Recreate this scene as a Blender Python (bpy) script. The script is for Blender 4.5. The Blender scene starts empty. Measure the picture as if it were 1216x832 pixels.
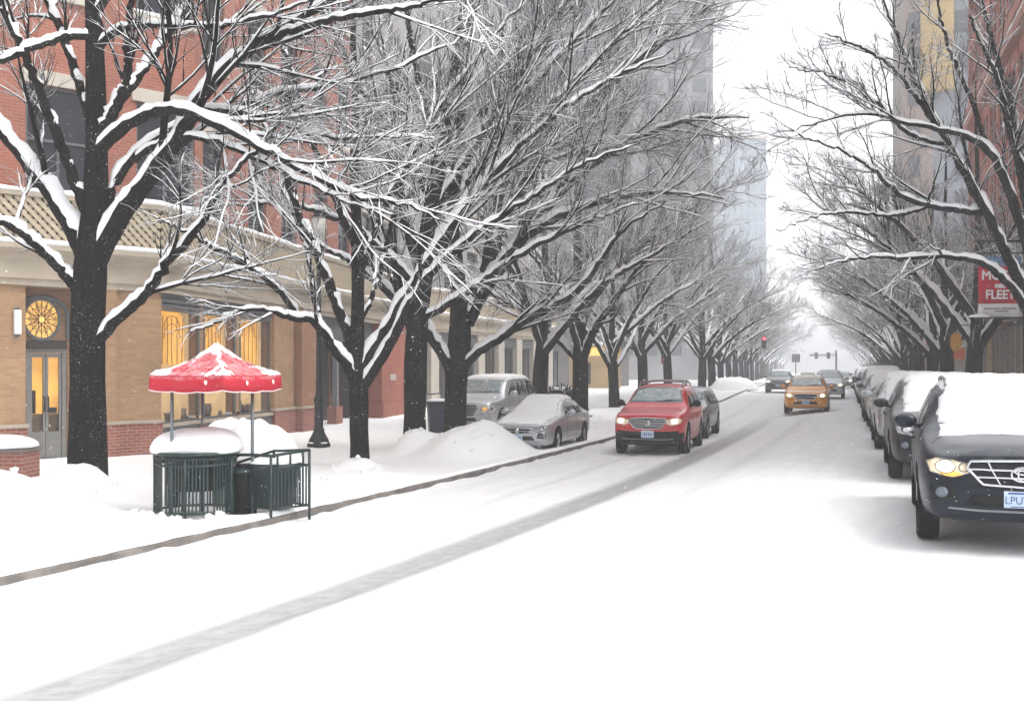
import bpy, bmesh, math, random
import numpy as np
from mathutils import Vector, Matrix
from mathutils.bvhtree import BVHTree

S = bpy.context.scene
COL = S.collection
R = math.radians
# ------------------------------------------------------------------ camera
CAM_H, F, CX, HY = 1.75, 1216.0, 608.0, 437.0     # eye height, focal length and horizon of the 1216 px photograph
cam = bpy.data.cameras.new('camera'); camo = bpy.data.objects.new('camera', cam); COL.objects.link(camo)
cam.sensor_width = 36; cam.lens = 36; cam.clip_start = .1; cam.clip_end = 3000
cam.shift_y = 21 / 1216
camo.location = (0, 0, CAM_H); camo.rotation_euler = (R(90), 0, 0)
S.camera = camo
# ------------------------------------------------------------------ sky, sun, exposure
SUN_EL, SUN_AZ = R(56), R(98)
w = bpy.data.worlds.new('World'); S.world = w; w.use_nodes = True
nt = w.node_tree; nt.nodes.clear()
sky = nt.nodes.new('ShaderNodeTexSky'); sky.sky_type = 'NISHITA'; sky.sun_disc = False
sky.sun_elevation = SUN_EL; sky.sun_rotation = SUN_AZ; sky.dust_density = 4; sky.ozone_density = 1.0
hs = nt.nodes.new('ShaderNodeHueSaturation'); hs.inputs['Saturation'].default_value = .10
bgn = nt.nodes.new('ShaderNodeBackground'); bgn.inputs['Strength'].default_value = .15
out = nt.nodes.new('ShaderNodeOutputWorld')
nt.links.new(sky.outputs[0], hs.inputs['Color']); nt.links.new(hs.outputs[0], bgn.inputs['Color'])
nt.links.new(bgn.outputs[0], out.inputs['Surface'])
sl = bpy.data.lights.new('sun', 'SUN'); sl.energy = .7; sl.angle = R(45); sl.color = (1, .97, .93)
so = bpy.data.objects.new('sun', sl); COL.objects.link(so)
sd = Vector((math.sin(SUN_AZ) * math.cos(SUN_EL), math.cos(SUN_AZ) * math.cos(SUN_EL), math.sin(SUN_EL)))
so.rotation_euler = sd.to_track_quat('Z', 'Y').to_euler(); so.location = (0, 0, 60)
V = S.view_settings
V.view_transform = 'Standard'; V.look = 'None'; V.gamma = 1; V.use_curve_mapping = False
V.exposure = 1.3
HAZE_DENSITY = .0021
S.cycles.max_bounces = 6; S.cycles.diffuse_bounces = 3; S.cycles.glossy_bounces = 3
S.cycles.transmission_bounces = 4; S.cycles.transparent_max_bounces = 8; S.cycles.volume_bounces = 3
S.cycles.use_denoising = True; S.cycles.use_adaptive_sampling = True; S.cycles.adaptive_threshold = .02
S.cycles.sample_clamp_indirect = 4

rng = np.random.default_rng(7)
random.seed(7)

# ------------------------------------------------------------------ helpers
def at(px, py, Y):
    """photo pixel + depth -> world point"""
    return Vector(((px - CX) / F * Y, Y, CAM_H + (HY - py) / F * Y))

def sst(a, b, x):
    t = np.clip((np.asarray(x, float) - a) / (b - a), 0, 1)
    return t * t * (3 - 2 * t)

def tag(o, label, cat, group=None, kind=None):
    if label: o['label'] = label
    if cat: o['category'] = cat
    if group: o['group'] = group
    if kind: o['kind'] = kind
    return o

def thing(name, label, cat, loc=(0, 0, 0), rz=0, group=None):
    o = bpy.data.objects.new(name, None); COL.objects.link(o)
    o.location = loc; o.rotation_euler = (0, 0, rz); o.empty_display_size = .3
    return tag(o, label, cat, group)

def copy_tree(o, parent=None):
    c = o.copy(); COL.objects.link(c)
    if parent: c.parent = parent
    for ch in list(o.children): copy_tree(ch, c)
    return c

def mesh_np(name, v, faces_list):
    """faces_list: list of (k x m) int arrays, m-gons"""
    me = bpy.data.meshes.new(name)
    v = np.asarray(v, np.float32)
    me.vertices.add(len(v)); me.vertices.foreach_set('co', v.ravel())
    nl = sum(f.size for f in faces_list); nf = sum(len(f) for f in faces_list)
    me.loops.add(nl); me.polygons.add(nf)
    me.loops.foreach_set('vertex_index', np.concatenate([f.ravel() for f in faces_list]).astype(np.int32))
    tot = np.concatenate([np.full(len(f), f.shape[1]) for f in faces_list])
    st = np.concatenate([[0], np.cumsum(tot)[:-1]]).astype(np.int32)
    me.polygons.foreach_set('loop_start', st)
    me.update(calc_edges=True)
    return me

def link(name, me, mats, parent=None, smooth=False):
    if not isinstance(mats, (list, tuple)): mats = [mats]
    for m in mats: me.materials.append(m)
    if smooth: me.polygons.foreach_set('use_smooth', np.ones(len(me.polygons), bool)); me.update()
    o = bpy.data.objects.new(name, me); COL.objects.link(o)
    if parent: o.parent = parent
    return o

def box_uv(me):
    uv = me.uv_layers.new(name='UVMap')
    for p in me.polygons:
        n = p.normal
        if abs(n.z) > .7: ax, ay = Vector((1, 0, 0)), Vector((0, 1, 0))
        else:
            ax = Vector((-n.y, n.x, 0)); ax.normalize(); ay = Vector((0, 0, 1))
        for li in p.loop_indices:
            co = me.vertices[me.loops[li].vertex_index].co
            uv.data[li].uv = (co.dot(ax), co.dot(ay))

class MB:
    """collects geometry, links ONE mesh object"""
    def __init__(s): s.v = []; s.f = []; s.mi = []
    def add(s, vs, fs, mi=0):
        b = len(s.v); s.v += [tuple(x) for x in vs]
        s.f += [tuple(i + b for i in f) for f in fs]; s.mi += [mi] * len(fs); return s
    def box(s, c, d, rz=0, mi=0, M=None):
        x, y, z = d[0] / 2, d[1] / 2, d[2] / 2
        vs = [Vector(p) for p in ((-x, -y, -z), (x, -y, -z), (x, y, -z), (-x, y, -z), (-x, -y, z), (x, -y, z), (x, y, z), (-x, y, z))]
        m = M if M is not None else Matrix.Rotation(rz, 3, 'Z')
        vs = [m @ p + Vector(c) for p in vs]
        return s.add(vs, [(0, 3, 2, 1), (4, 5, 6, 7), (0, 1, 5, 4), (1, 2, 6, 5), (2, 3, 7, 6), (3, 0, 4, 7)], mi)
    def bar(s, a, b, wd, th, mi=0):
        a, b = Vector(a), Vector(b); d = b - a; q = d.to_track_quat('Y', 'Z').to_matrix()
        return s.box((a + b) / 2, (wd, d.length, th), M=q, mi=mi)
    def tube(s, path, r, n=8, mi=0, caps=True, closed=False):
        P = [Vector(p) for p in path]; m = len(P)
        rr = r if isinstance(r, (list, tuple)) else [r] * m
        vs = []; ref = None
        for i, p in enumerate(P):
            if closed: d = P[(i + 1) % m] - P[i - 1]
            else: d = P[min(i + 1, m - 1)] - P[max(i - 1, 0)]
            if d.length < 1e-9: d = Vector((0, 0, 1))
            d.normalize()
            if ref is None:
                ref = Vector((0, 0, 1)) if abs(d.z) < .9 else Vector((1, 0, 0))
            u = ref - d * ref.dot(d)
            if u.length < 1e-6: u = d.orthogonal()
            u.normalize(); ref = u; w_ = d.cross(u)
            for k in range(n):
                a = 2 * math.pi * k / n
                vs.append(p + (u * math.cos(a) + w_ * math.sin(a)) * rr[i])
        fs = []
        for i in range(m if closed else m - 1):
            j = (i + 1) % m
            for k in range(n):
                fs.append((i * n + k, i * n + (k + 1) % n, j * n + (k + 1) % n, j * n + k))
        if caps and not closed:
            fs.append(tuple(range(n - 1, -1, -1))); fs.append(tuple((m - 1) * n + k for k in range(n)))
        return s.add(vs, fs, mi)
    def lathe(s, prof, c=(0, 0, 0), n=24, axis='Z', mi=0, M=None):
        vs = []; c = Vector(c)
        for r, h in prof:
            for k in range(n):
                a = 2 * math.pi * k / n
                p = Vector((r * math.cos(a), r * math.sin(a), h))
                if axis == 'X': p = Vector((p.z, p.x, p.y))
                if axis == 'Y': p = Vector((p.x, p.z, p.y))
                if M is not None: p = M @ p
                vs.append(p + c)
        fs = []
        for i in range(len(prof) - 1):
            for k in range(n):
                f = (i * n + k, i * n + (k + 1) % n, (i + 1) * n + (k + 1) % n, (i + 1) * n + k)
                fs.append(f)
        return s.add(vs, fs, mi)
    def build(s, name, mats, parent=None, smooth=False, org=None, uv=False, sub=0, bevel=0, autos=None):
        o_ = Vector(org) if org is not None else Vector((0, 0, 0))
        me = bpy.data.meshes.new(name)
        me.from_pydata([tuple(Vector(p) - o_) for p in s.v], [], s.f)
        me.polygons.foreach_set('material_index', np.array(s.mi, np.int32))
        bm = bmesh.new(); bm.from_mesh(me)
        bmesh.ops.recalc_face_normals(bm, faces=bm.faces); bm.to_mesh(me); bm.free()
        if uv: box_uv(me)
        o = link(name, me, mats, parent, smooth)
        if bevel:
            b = o.modifiers.new('b', 'BEVEL'); b.width = bevel; b.segments = 2; b.limit_method = 'ANGLE'; b.angle_limit = R(40)
        if sub:
            m = o.modifiers.new('s', 'SUBSURF'); m.levels = sub; m.render_levels = sub
        return o

# ------------------------------------------------------------------ materials
MATS = {}
def mat(name, col, rough=.6, metal=0, emit=0, ecol=None, bump=0, bscale=20, var=0, vscale=6, coat=0, spec=.5, alpha=1, trans=0):
    if name in MATS: return MATS[name]
    m = bpy.data.materials.new(name); m.use_nodes = True; MATS[name] = m
    t = m.node_tree; b = t.nodes['Principled BSDF']
    b.inputs['Base Color'].default_value = (*col, 1); b.inputs['Roughness'].default_value = rough
    b.inputs['Metallic'].default_value = metal; b.inputs['Specular IOR Level'].default_value = spec
    if coat: b.inputs['Coat Weight'].default_value = coat; b.inputs['Coat Roughness'].default_value = .08
    if trans: b.inputs['Transmission Weight'].default_value = trans
    if emit:
        b.inputs['Emission Color'].default_value = (*(ecol or col), 1); b.inputs['Emission Strength'].default_value = emit
    if var or bump:
        tc = t.nodes.new('ShaderNodeTexCoord')
    if var:
        n = t.nodes.new('ShaderNodeTexNoise'); n.inputs['Scale'].default_value = vscale; n.inputs['Detail'].default_value = 6
        t.links.new(tc.outputs['Object'], n.inputs['Vector'])
        r = t.nodes.new('ShaderNodeValToRGB')
        r.color_ramp.elements[0].position = .3; r.color_ramp.elements[1].position = .7
        r.color_ramp.elements[0].color = (*[c * (1 - var) for c in col], 1); r.color_ramp.elements[1].color = (*[min(1, c * (1 + var)) for c in col], 1)
        t.links.new(n.outputs['Fac'], r.inputs[0]); t.links.new(r.outputs[0], b.inputs['Base Color'])
        if emit:
            e_ = ecol or col
            t.links.new(ramp(t, n.outputs['Fac'], .3, .7, (*[c * (1 - var) for c in e_], 1), (*[c * (1 + var * .6) for c in e_], 1)), b.inputs['Emission Color'])
    if bump:
        n2 = t.nodes.new('ShaderNodeTexNoise'); n2.inputs['Scale'].default_value = bscale; n2.inputs['Detail'].default_value = 5
        t.links.new(tc.outputs['Object'], n2.inputs['Vector'])
        bp = t.nodes.new('ShaderNodeBump'); bp.inputs['Strength'].default_value = bump; bp.inputs['Distance'].default_value = .02
        t.links.new(n2.outputs['Fac'], bp.inputs['Height']); t.links.new(bp.outputs[0], b.inputs['Normal'])
    return m

def ramp(t, src, p0, p1, c0=(0, 0, 0, 1), c1=(1, 1, 1, 1)):
    r = t.nodes.new('ShaderNodeValToRGB'); e = r.color_ramp.elements
    e[0].position, e[1].position = p0, p1; e[0].color, e[1].color = c0, c1
    t.links.new(src, r.inputs[0]); return r.outputs[0]

def nd(t, typ, **kw):
    n = t.nodes.new(typ)
    for k, v in kw.items():
        if k.startswith('i_'): n.inputs[k[2:].replace('_', ' ')].default_value = v
        else: setattr(n, k, v)
    return n

def math_n(t, op, a, b=None):
    n = t.nodes.new('ShaderNodeMath'); n.operation = op
    for i, x in enumerate((a, b)):
        if x is None: continue
        if isinstance(x, (int, float)): n.inputs[i].default_value = x
        else: t.links.new(x, n.inputs[i])
    return n.outputs[0]

def mixc(t, fac, a, b):
    n = t.nodes.new('ShaderNodeMix'); n.data_type = 'RGBA'
    for s_, x in ((n.inputs[0], fac), (n.inputs[6], a), (n.inputs[7], b)):
        if isinstance(x, (int, float)): s_.default_value = x
        elif isinstance(x, tuple): s_.default_value = x if len(x) == 4 else (*x, 1)
        else: t.links.new(x, s_)
    return n.outputs[2]

def snow_mat(name, bumpd=.03, scale=3.0, dirt=False):
    m = bpy.data.materials.new(name); m.use_nodes = True; t = m.node_tree; b = t.nodes['Principled BSDF']
    b.inputs['Base Color'].default_value = (.86, .87, .88, 1); b.inputs['Roughness'].default_value = .75
    b.inputs['Specular IOR Level'].default_value = .25
    tc = nd(t, 'ShaderNodeTexCoord')
    n1 = nd(t, 'ShaderNodeTexNoise', i_Scale=scale, i_Detail=8, i_Roughness=.6); t.links.new(tc.outputs['Object'], n1.inputs['Vector'])
    n2 = nd(t, 'ShaderNodeTexNoise', i_Scale=60, i_Detail=3); t.links.new(tc.outputs['Object'], n2.inputs['Vector'])
    h = math_n(t, 'ADD', n1.outputs['Fac'], math_n(t, 'MULTIPLY', n2.outputs['Fac'], .12))
    bp = nd(t, 'ShaderNodeBump', i_Strength=.6, i_Distance=bumpd)
    t.links.new(h, bp.inputs['Height']); t.links.new(bp.outputs[0], b.inputs['Normal'])
    return m
SNOW = snow_mat('snow')
SNOW_SOFT = snow_mat('snow_soft', .015, 8)

def brick_mat(name, c1, c2, mortar, bw=.22, bh=.075, snow=0):
    m = bpy.data.materials.new(name); m.use_nodes = True; t = m.node_tree; b = t.nodes['Principled BSDF']
    uv = nd(t, 'ShaderNodeUVMap')
    br = nd(t, 'ShaderNodeTexBrick', i_Scale=1.0)
    br.inputs['Color1'].default_value = (*c1, 1); br.inputs['Color2'].default_value = (*c2, 1); br.inputs['Mortar'].default_value = (*mortar, 1)
    br.inputs['Brick Width'].default_value = bw; br.inputs['Row Height'].default_value = bh
    br.inputs['Mortar Size'].default_value = .009; br.inputs['Bias'].default_value = -.1
    t.links.new(uv.outputs[0], br.inputs['Vector'])
    n = nd(t, 'ShaderNodeTexNoise', i_Scale=.7, i_Detail=6); t.links.new(uv.outputs[0], n.inputs['Vector'])
    v = ramp(t, n.outputs['Fac'], .25, .75, (.78, .78, .78, 1), (1.12, 1.1, 1.08, 1))
    mx = nd(t, 'ShaderNodeMix', data_type='RGBA', blend_type='MULTIPLY'); mx.inputs[0].default_value = 1
    t.links.new(br.outputs['Color'], mx.inputs[6]); t.links.new(v, mx.inputs[7])
    t.links.new(mx.outputs[2], b.inputs['Base Color']); b.inputs['Roughness'].default_value = .85
    bp = nd(t, 'ShaderNodeBump', i_Strength=.5, i_Distance=.01, invert=True)
    t.links.new(br.outputs['Fac'], bp.inputs['Height']); t.links.new(bp.outputs[0], b.inputs['Normal'])
    return m
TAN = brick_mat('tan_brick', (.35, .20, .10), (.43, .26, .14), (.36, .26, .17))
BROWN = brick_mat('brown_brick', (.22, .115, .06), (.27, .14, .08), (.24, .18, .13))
BASEBRICK = brick_mat('base_brick', (.26, .075, .05), (.34, .11, .07), (.34, .26, .22))
REDB = brick_mat('red_brick', (.30, .085, .05), (.37, .12, .075), (.30, .19, .15))
REDB2 = brick_mat('red_brick_far', (.42, .095, .06), (.48, .13, .08), (.36, .2, .15))
STONE = mat('stone', (.42, .36, .28), .8, var=.12, vscale=2.5, bump=.15)
STONE2 = mat('pale_stone', (.47, .43, .37), .8, var=.1, vscale=1.5, bump=.15)
GREYSTONE = mat('grey_stone', (.26, .26, .27), .85, var=.15, vscale=.8)
LATTICE = mat('lattice_paint', (.44, .37, .27), .7, var=.1)
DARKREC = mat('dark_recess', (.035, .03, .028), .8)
FRAMEG = mat('frame_grey', (.09, .10, .105), .45, var=.1)
DOORG = mat('door_grey', (.20, .20, .19), .5, var=.1)
DKMETAL = mat('dark_metal', (.012, .02, .022), .4, metal=.3, spec=.4)
def glass_mat(name, tint=(.04, .05, .06), mixg=.35):
    m = bpy.data.materials.new(name); m.use_nodes = True; t = m.node_tree
    b = t.nodes['Principled BSDF']; b.inputs['Base Color'].default_value = (*tint, 1); b.inputs['Roughness'].default_value = .06
    b.inputs['Specular IOR Level'].default_value = .6
    tr = nd(t, 'ShaderNodeBsdfTransparent'); mx = nd(t, 'ShaderNodeMixShader'); mx.inputs[0].default_value = mixg
    t.links.new(tr.outputs[0], mx.inputs[1]); t.links.new(b.outputs[0], mx.inputs[2]); t.links.new(mx.outputs[0], t.nodes['Material Output'].inputs[0])
    return m
PANE = glass_mat('shop_pane', mixg=.22)
DGLASS = mat('dark_window_glass', (.022, .026, .034), .15, var=.4, vscale=.6, spec=.18)
WARM = mat('warm_light', (.9, .55, .16), .6, emit=.55, ecol=(1, .47, .085), var=.32, vscale=1.6)
WARM2 = mat('warm_display', (.6, .42, .22), .7, emit=.30, ecol=(1, .66, .30), var=.3, vscale=1.2)

def bark_mat(name, up_lo, up_hi, speck):
    """near black wet bark; snow where the surface looks up, flecks of wind-blown snow on the sides"""
    m = bpy.data.materials.new(name); m.use_nodes = True; t = m.node_tree; b = t.nodes['Principled BSDF']
    b.inputs['Roughness'].default_value = .95; b.inputs['Specular IOR Level'].default_value = .02
    g = nd(t, 'ShaderNodeNewGeometry'); sx = nd(t, 'ShaderNodeSeparateXYZ'); t.links.new(g.outputs['Normal'], sx.inputs[0])
    tc = nd(t, 'ShaderNodeTexCoord')
    n = nd(t, 'ShaderNodeTexNoise', i_Scale=9, i_Detail=4); t.links.new(tc.outputs['Object'], n.inputs['Vector'])
    z = math_n(t, 'ADD', sx.outputs['Z'], math_n(t, 'MULTIPLY', math_n(t, 'SUBTRACT', n.outputs['Fac'], .5), .6))
    fac = ramp(t, z, up_lo, up_hi)
    mp = nd(t, 'ShaderNodeMapping'); mp.inputs['Scale'].default_value = (1, 1, .25); t.links.new(tc.outputs['Object'], mp.inputs[0])
    nb = nd(t, 'ShaderNodeTexNoise', i_Scale=22, i_Detail=6, i_Roughness=.7); t.links.new(mp.outputs[0], nb.inputs['Vector'])
    bark = ramp(t, nb.outputs['Fac'], .3, .75, (.0022, .002, .0017, 1), (.018, .015, .013, 1))
    if speck:
        ns = nd(t, 'ShaderNodeTexNoise', i_Scale=34, i_Detail=8, i_Roughness=.78); t.links.new(tc.outputs['Object'], ns.inputs['Vector'])
        sp = ramp(t, ns.outputs['Fac'], .615 - speck, .66 - speck)
        nl = nd(t, 'ShaderNodeTexNoise', i_Scale=2.2, i_Detail=3); t.links.new(tc.outputs['Object'], nl.inputs['Vector']); sp = math_n(t, 'MULTIPLY', sp, ramp(t, nl.outputs['Fac'], .40, .68))
        fac = math_n(t, 'MAXIMUM', fac, sp)
        bp = nd(t, 'ShaderNodeBump', i_Strength=.9, i_Distance=.02); t.links.new(nb.outputs['Fac'], bp.inputs['Height']); t.links.new(bp.outputs[0], b.inputs['Normal'])
    c = mixc(t, fac, bark, (.84, .85, .87, 1)); t.links.new(c, b.inputs['Base Color'])
    return m
BARK = bark_mat('bark', .62, .8, .02)
TWIG = bark_mat('twig_bark', .20, .50, 0); HAZETWIG = bark_mat('snow_haze_twig', .05, .38, 0)  # far twigs: extra snow in the colour also pales them like haze

# ------------------------------------------------------------------ terrain
def kerbX(Y):
    Y = np.asarray(Y, float); y = np.maximum(Y, 0)
    x = -4.98 + .29 * (y - 9.92) + 5.28 * (.637 - np.exp(-y / 22.))
    return x + np.minimum(Y, 0) * .53
def rkerbX(Y): return 3.1 + .326 * np.asarray(Y, float)
def z_road(x, Y):
    v = np.asarray(x, float) - kerbX(Y)
    return -.42 * (1 - sst(2.5, 6.5, v)) * (1 - sst(35, 75, Y))
MOUNDS = [  # x, y, sx, sy, h, angle : ploughed heaps along the kerb and round the trunks
    (-6.6, 11.9, 1.2, 1.6, .62, .4), (-6.8, 13.6, 1.1, 1.4, .30, .3), (-8.4, 13.8, 1.8, 1.6, .48, 0), (-4.75, 13.2, .5, .4, .14, .4),
    (-6.85, 16.15, .55, .55, .55, 0), (-.95, 23.6, .95, 1.3, .62, .35), (-1.75, 25.2, 1.0, 1.2, .40, .3), (-2.33, 24.3, .45, .45, .42, 0), (-3.13, 20.8, .38, .38, .24, 0),
    (-3.75, 13.55, .3, .25, .16, 0), (-3.0, 17.3, .7, 1.1, .16, .4), (-2.1, 18.2, .6, .9, .16, .4), (-.25, 24.8, .7, .9, .35, .35),
    (2.4, 37.6, .5, .5, .2, 0), (.95, 36.2, .5, .5, .2, 0), (-9.9, 13.2, 1.6, 1.4, .38, 0)]
def vnoise(x, y, s, seed=0):
    return (np.sin(x * 1.7 * s + 1.3 + seed) * np.cos(y * 1.3 * s + .7 * seed) + .6 * np.sin(x * 3.9 * s - y * 2.3 * s + seed * 2.1)
            + .35 * np.sin(x * 7.1 * s + y * 6.3 * s + seed)) / 1.95
def z_walk(x, Y):
    x = np.asarray(x, float); Y = np.asarray(Y, float)
    z = -.28 * (1 - sst(35, 75, Y)) + .14 * sst(35, 75, Y) + .015 * vnoise(x, Y, .8)
    k = x - kerbX(Y)
    for mx, my, sx, sy, h, a in MOUNDS:
        dx, dy = x - mx, Y - my
        u = dx * math.cos(a) - dy * math.sin(a); v2 = dx * math.sin(a) + dy * math.cos(a)
        q = (u / sx) ** 2 + (v2 / sy) ** 2
        z = z + sst(.0, .75, -k) * h * np.exp(-q ** 1.35) * (1 + .10 * vnoise(x, Y, 1.7, 3) + .07 * vnoise(x, Y, 4.9, 5) + .045 * vnoise(Y, x, 9.7, 2))
    return z
def zw(x, y): return float(z_walk(x, y))
def zr(x, y): return float(z_road(x, y))

def sheet(name, U, Yv, xf, zf, m, label=None):
    """grid: columns U (0..1) across, rows Yv along; xf(u, Y) -> X"""
    u, y = np.meshgrid(U, Yv); x = xf(u, y); z = zf(x, y)
    nu, ny = len(U), len(Yv)
    v = np.stack([x, y, z], -1).reshape(-1, 3)
    i = np.arange(ny - 1)[:, None] * nu + np.arange(nu - 1)[None]; i = i.ravel()
    f = np.stack([i, i + 1, i + 1 + nu, i + nu], 1)
    me = mesh_np(name, v, [f])
    uvl = me.uv_layers.new(name='UVMap')
    uvv = np.stack([(x - kerbX(y)).ravel(), y.ravel()], 1)
    uvl.data.foreach_set('uv', uvv[f.ravel()].astype(np.float32).ravel())
    o = link(name, me, m, None, True); o['kind'] = 'structure'
    return o

def road_mat():
    m = bpy.data.materials.new('road_snow'); m.use_nodes = True; t = m.node_tree; b = t.nodes['Principled BSDF']
    b.inputs['Roughness'].default_value = .7; b.inputs['Specular IOR Level'].default_value = .25
    uv = nd(t, 'ShaderNodeUVMap'); tc = nd(t, 'ShaderNodeTexCoord')
    mp = nd(t, 'ShaderNodeMapping'); mp.inputs['Scale'].default_value = (1.6, .08, 1); t.links.new(uv.outputs[0], mp.inputs[0])
    ns = nd(t, 'ShaderNodeTexNoise', i_Scale=1.6, i_Detail=7, i_Roughness=.6); t.links.new(mp.outputs[0], ns.inputs['Vector'])
    n2 = nd(t, 'ShaderNodeTexNoise', i_Scale=5, i_Detail=8, i_Roughness=.7); t.links.new(tc.outputs['Object'], n2.inputs['Vector'])
    n3 = nd(t, 'ShaderNodeTexNoise', i_Scale=2.6, i_Detail=9, i_Roughness=.68); mp3 = nd(t, 'ShaderNodeMapping'); mp3.inputs['Scale'].default_value = (1.5, .35, 1); t.links.new(uv.outputs[0], mp3.inputs[0]); t.links.new(mp3.outputs[0], n3.inputs['Vector'])
    sx = nd(t, 'ShaderNodeSeparateXYZ'); t.links.new(uv.outputs[0], sx.inputs[0])
    wob = math_n(t, 'MULTIPLY', math_n(t, 'SUBTRACT', ns.outputs['Fac'], .5), .16)
    def band(c, half, soft):
        d = math_n(t, 'ABSOLUTE', math_n(t, 'SUBTRACT', math_n(t, 'ADD', sx.outputs['X'], wob), c))
        d = math_n(t, 'ADD', d, math_n(t, 'MULTIPLY', math_n(t, 'SUBTRACT', n2.outputs['Fac'], .5), .25))
        return ramp(t, d, max(half - soft, 0), half + soft, (1, 1, 1, 1), (0, 0, 0, 1))
    b1 = band(3.5, .45, .16); b2 = band(1.75, .10, .12); b3 = band(5.3, .16, .2)
    streak = ramp(t, ns.outputs['Fac'], .42, .72)
    f1 = math_n(t, 'MULTIPLY', b1, math_n(t, 'ADD', math_n(t, 'MULTIPLY', n2.outputs['Fac'], .8), .45))
    f1 = math_n(t, 'MULTIPLY', f1, ramp(t, math_n(t, 'MULTIPLY', sx.outputs['Y'], .01), .26, .44, (1, 1, 1, 1), (.12, .12, .12, 1)))
    f = math_n(t, 'MAXIMUM', f1, math_n(t, 'MULTIPLY', math_n(t, 'MAXIMUM', b2, b3), .22))
    f = math_n(t, 'ADD', f, math_n(t, 'MULTIPLY', streak, .10))
    base = mixc(t, ramp(t, n3.outputs['Fac'], .35, .65), (.70, .705, .72, 1), (.78, .785, .79, 1)); c = mixc(t, f, base, (.30, .30, .305, 1)); t.links.new(c, b.inputs['Base Color'])
    h = math_n(t, 'ADD', math_n(t, 'MULTIPLY', n2.outputs['Fac'], .5), ns.outputs['Fac'])
    bp = nd(t, 'ShaderNodeBump', i_Strength=.55, i_Distance=.03); t.links.new(h, bp.inputs['Height']); t.links.new(bp.outputs[0], b.inputs['Normal'])
    return m
Yrow = np.concatenate([np.arange(-12, 4, 1.), np.arange(4, 45, .22), np.arange(45, 110, 1.), np.arange(110, 341, 10.)])
Ywide = np.concatenate([np.arange(-25, 120, 5.), np.arange(120, 361, 20.)])
def z_under(x, y):
    left = np.minimum(z_walk(x, y) * 0 - .28 * (1 - sst(35, 75, y)), z_road(np.maximum(x, kerbX(y)), y))
    return np.where(x > kerbX(y), z_road(x, y), left) - .5
sheet('ground', np.linspace(0, 1, 90), Ywide, lambda u, y: -140 + u * 380, z_under, SNOW)
def zroad_d(x, y):
    v = x - kerbX(y); z = z_road(x, y)
    wob = .05 * np.sin(y * .35)
    for c, wd, d in ((3.5, .3, .03), (1.75, .16, .012), (5.3, .2, .008)):
        z = z - d * np.exp(-((v - c + wob) / wd) ** 2)
    z = z + .006 * vnoise(x, y, 2.2, 1) + .012 * vnoise(x, y, .5, 5)
    z = z + (.062 + .014 * vnoise(x * 0, y, .9, 4) + .028 * vnoise(x, y, 3.3, 2) + .02 * vnoise(y, x, 7.3, 6)) * np.exp(-(v / .25) ** 2)          # snow thrown against the kerb
    return z
ROADM = road_mat()
sheet('road', np.linspace(0, 1, 110), Yrow, lambda u, y: kerbX(y) + .02 + u * (rkerbX(y) - kerbX(y) - .04), zroad_d, ROADM)
def xf_l(u, y): return kerbX(y) + .012 - (1 - u) ** 1.6 * 34
def zwalk_l(x, y):
    return z_walk(x, y) + .055 * sst(-.5, -.1, x - kerbX(y)) - .05 * sst(-.07, .0, x - kerbX(y)) + .012 * vnoise(x, y, 4.3, 7)
sheet('sidewalk', np.linspace(0, 1, 170), Yrow, xf_l, zwalk_l, SNOW)
def zwalk_r(x, y): return .14 + .05 * vnoise(x, y, .7, 2) * .5 + .2 * np.exp(-((x - rkerbX(y) - .5) / .5) ** 2)
sheet('right_sidewalk', np.linspace(0, 1, 30), np.concatenate([np.arange(-12, 110, 1.), np.arange(110, 341, 10.)]),
      lambda u, y: rkerbX(y) + .05 + u * 8, zwalk_r, SNOW)
def kerb(name, xf, side, y0, y1):
    ys = np.arange(y0, y1, .5); prof = [(0, -.12), (0, .125), (.02, .145), (.16, .145), (.16, -.12)]
    vs = []; m = MB(); n = len(prof)
    for y in ys:
        x = float(xf(y)); zb = float(z_road(x + .05, y)) if side > 0 else 0.0
        for a, b_ in prof: vs.append((x - side * a + side * .03, y, zb + b_))
    fs = [(i * n + k, i * n + k + 1, (i + 1) * n + k + 1, (i + 1) * n + k) for i in range(len(ys) - 1) for k in range(n - 1)]
    m.add(vs, fs); return tag(m.build(name, KERBM), None, None, kind='structure')
KERBM = mat('kerb_stone', (.14, .127, .115), .85, var=.4, vscale=3, bump=.3)
kerb('kerb', kerbX, 1, -8, 120); kerb('right_kerb', rkerbX, -1, -8, 120)
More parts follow.
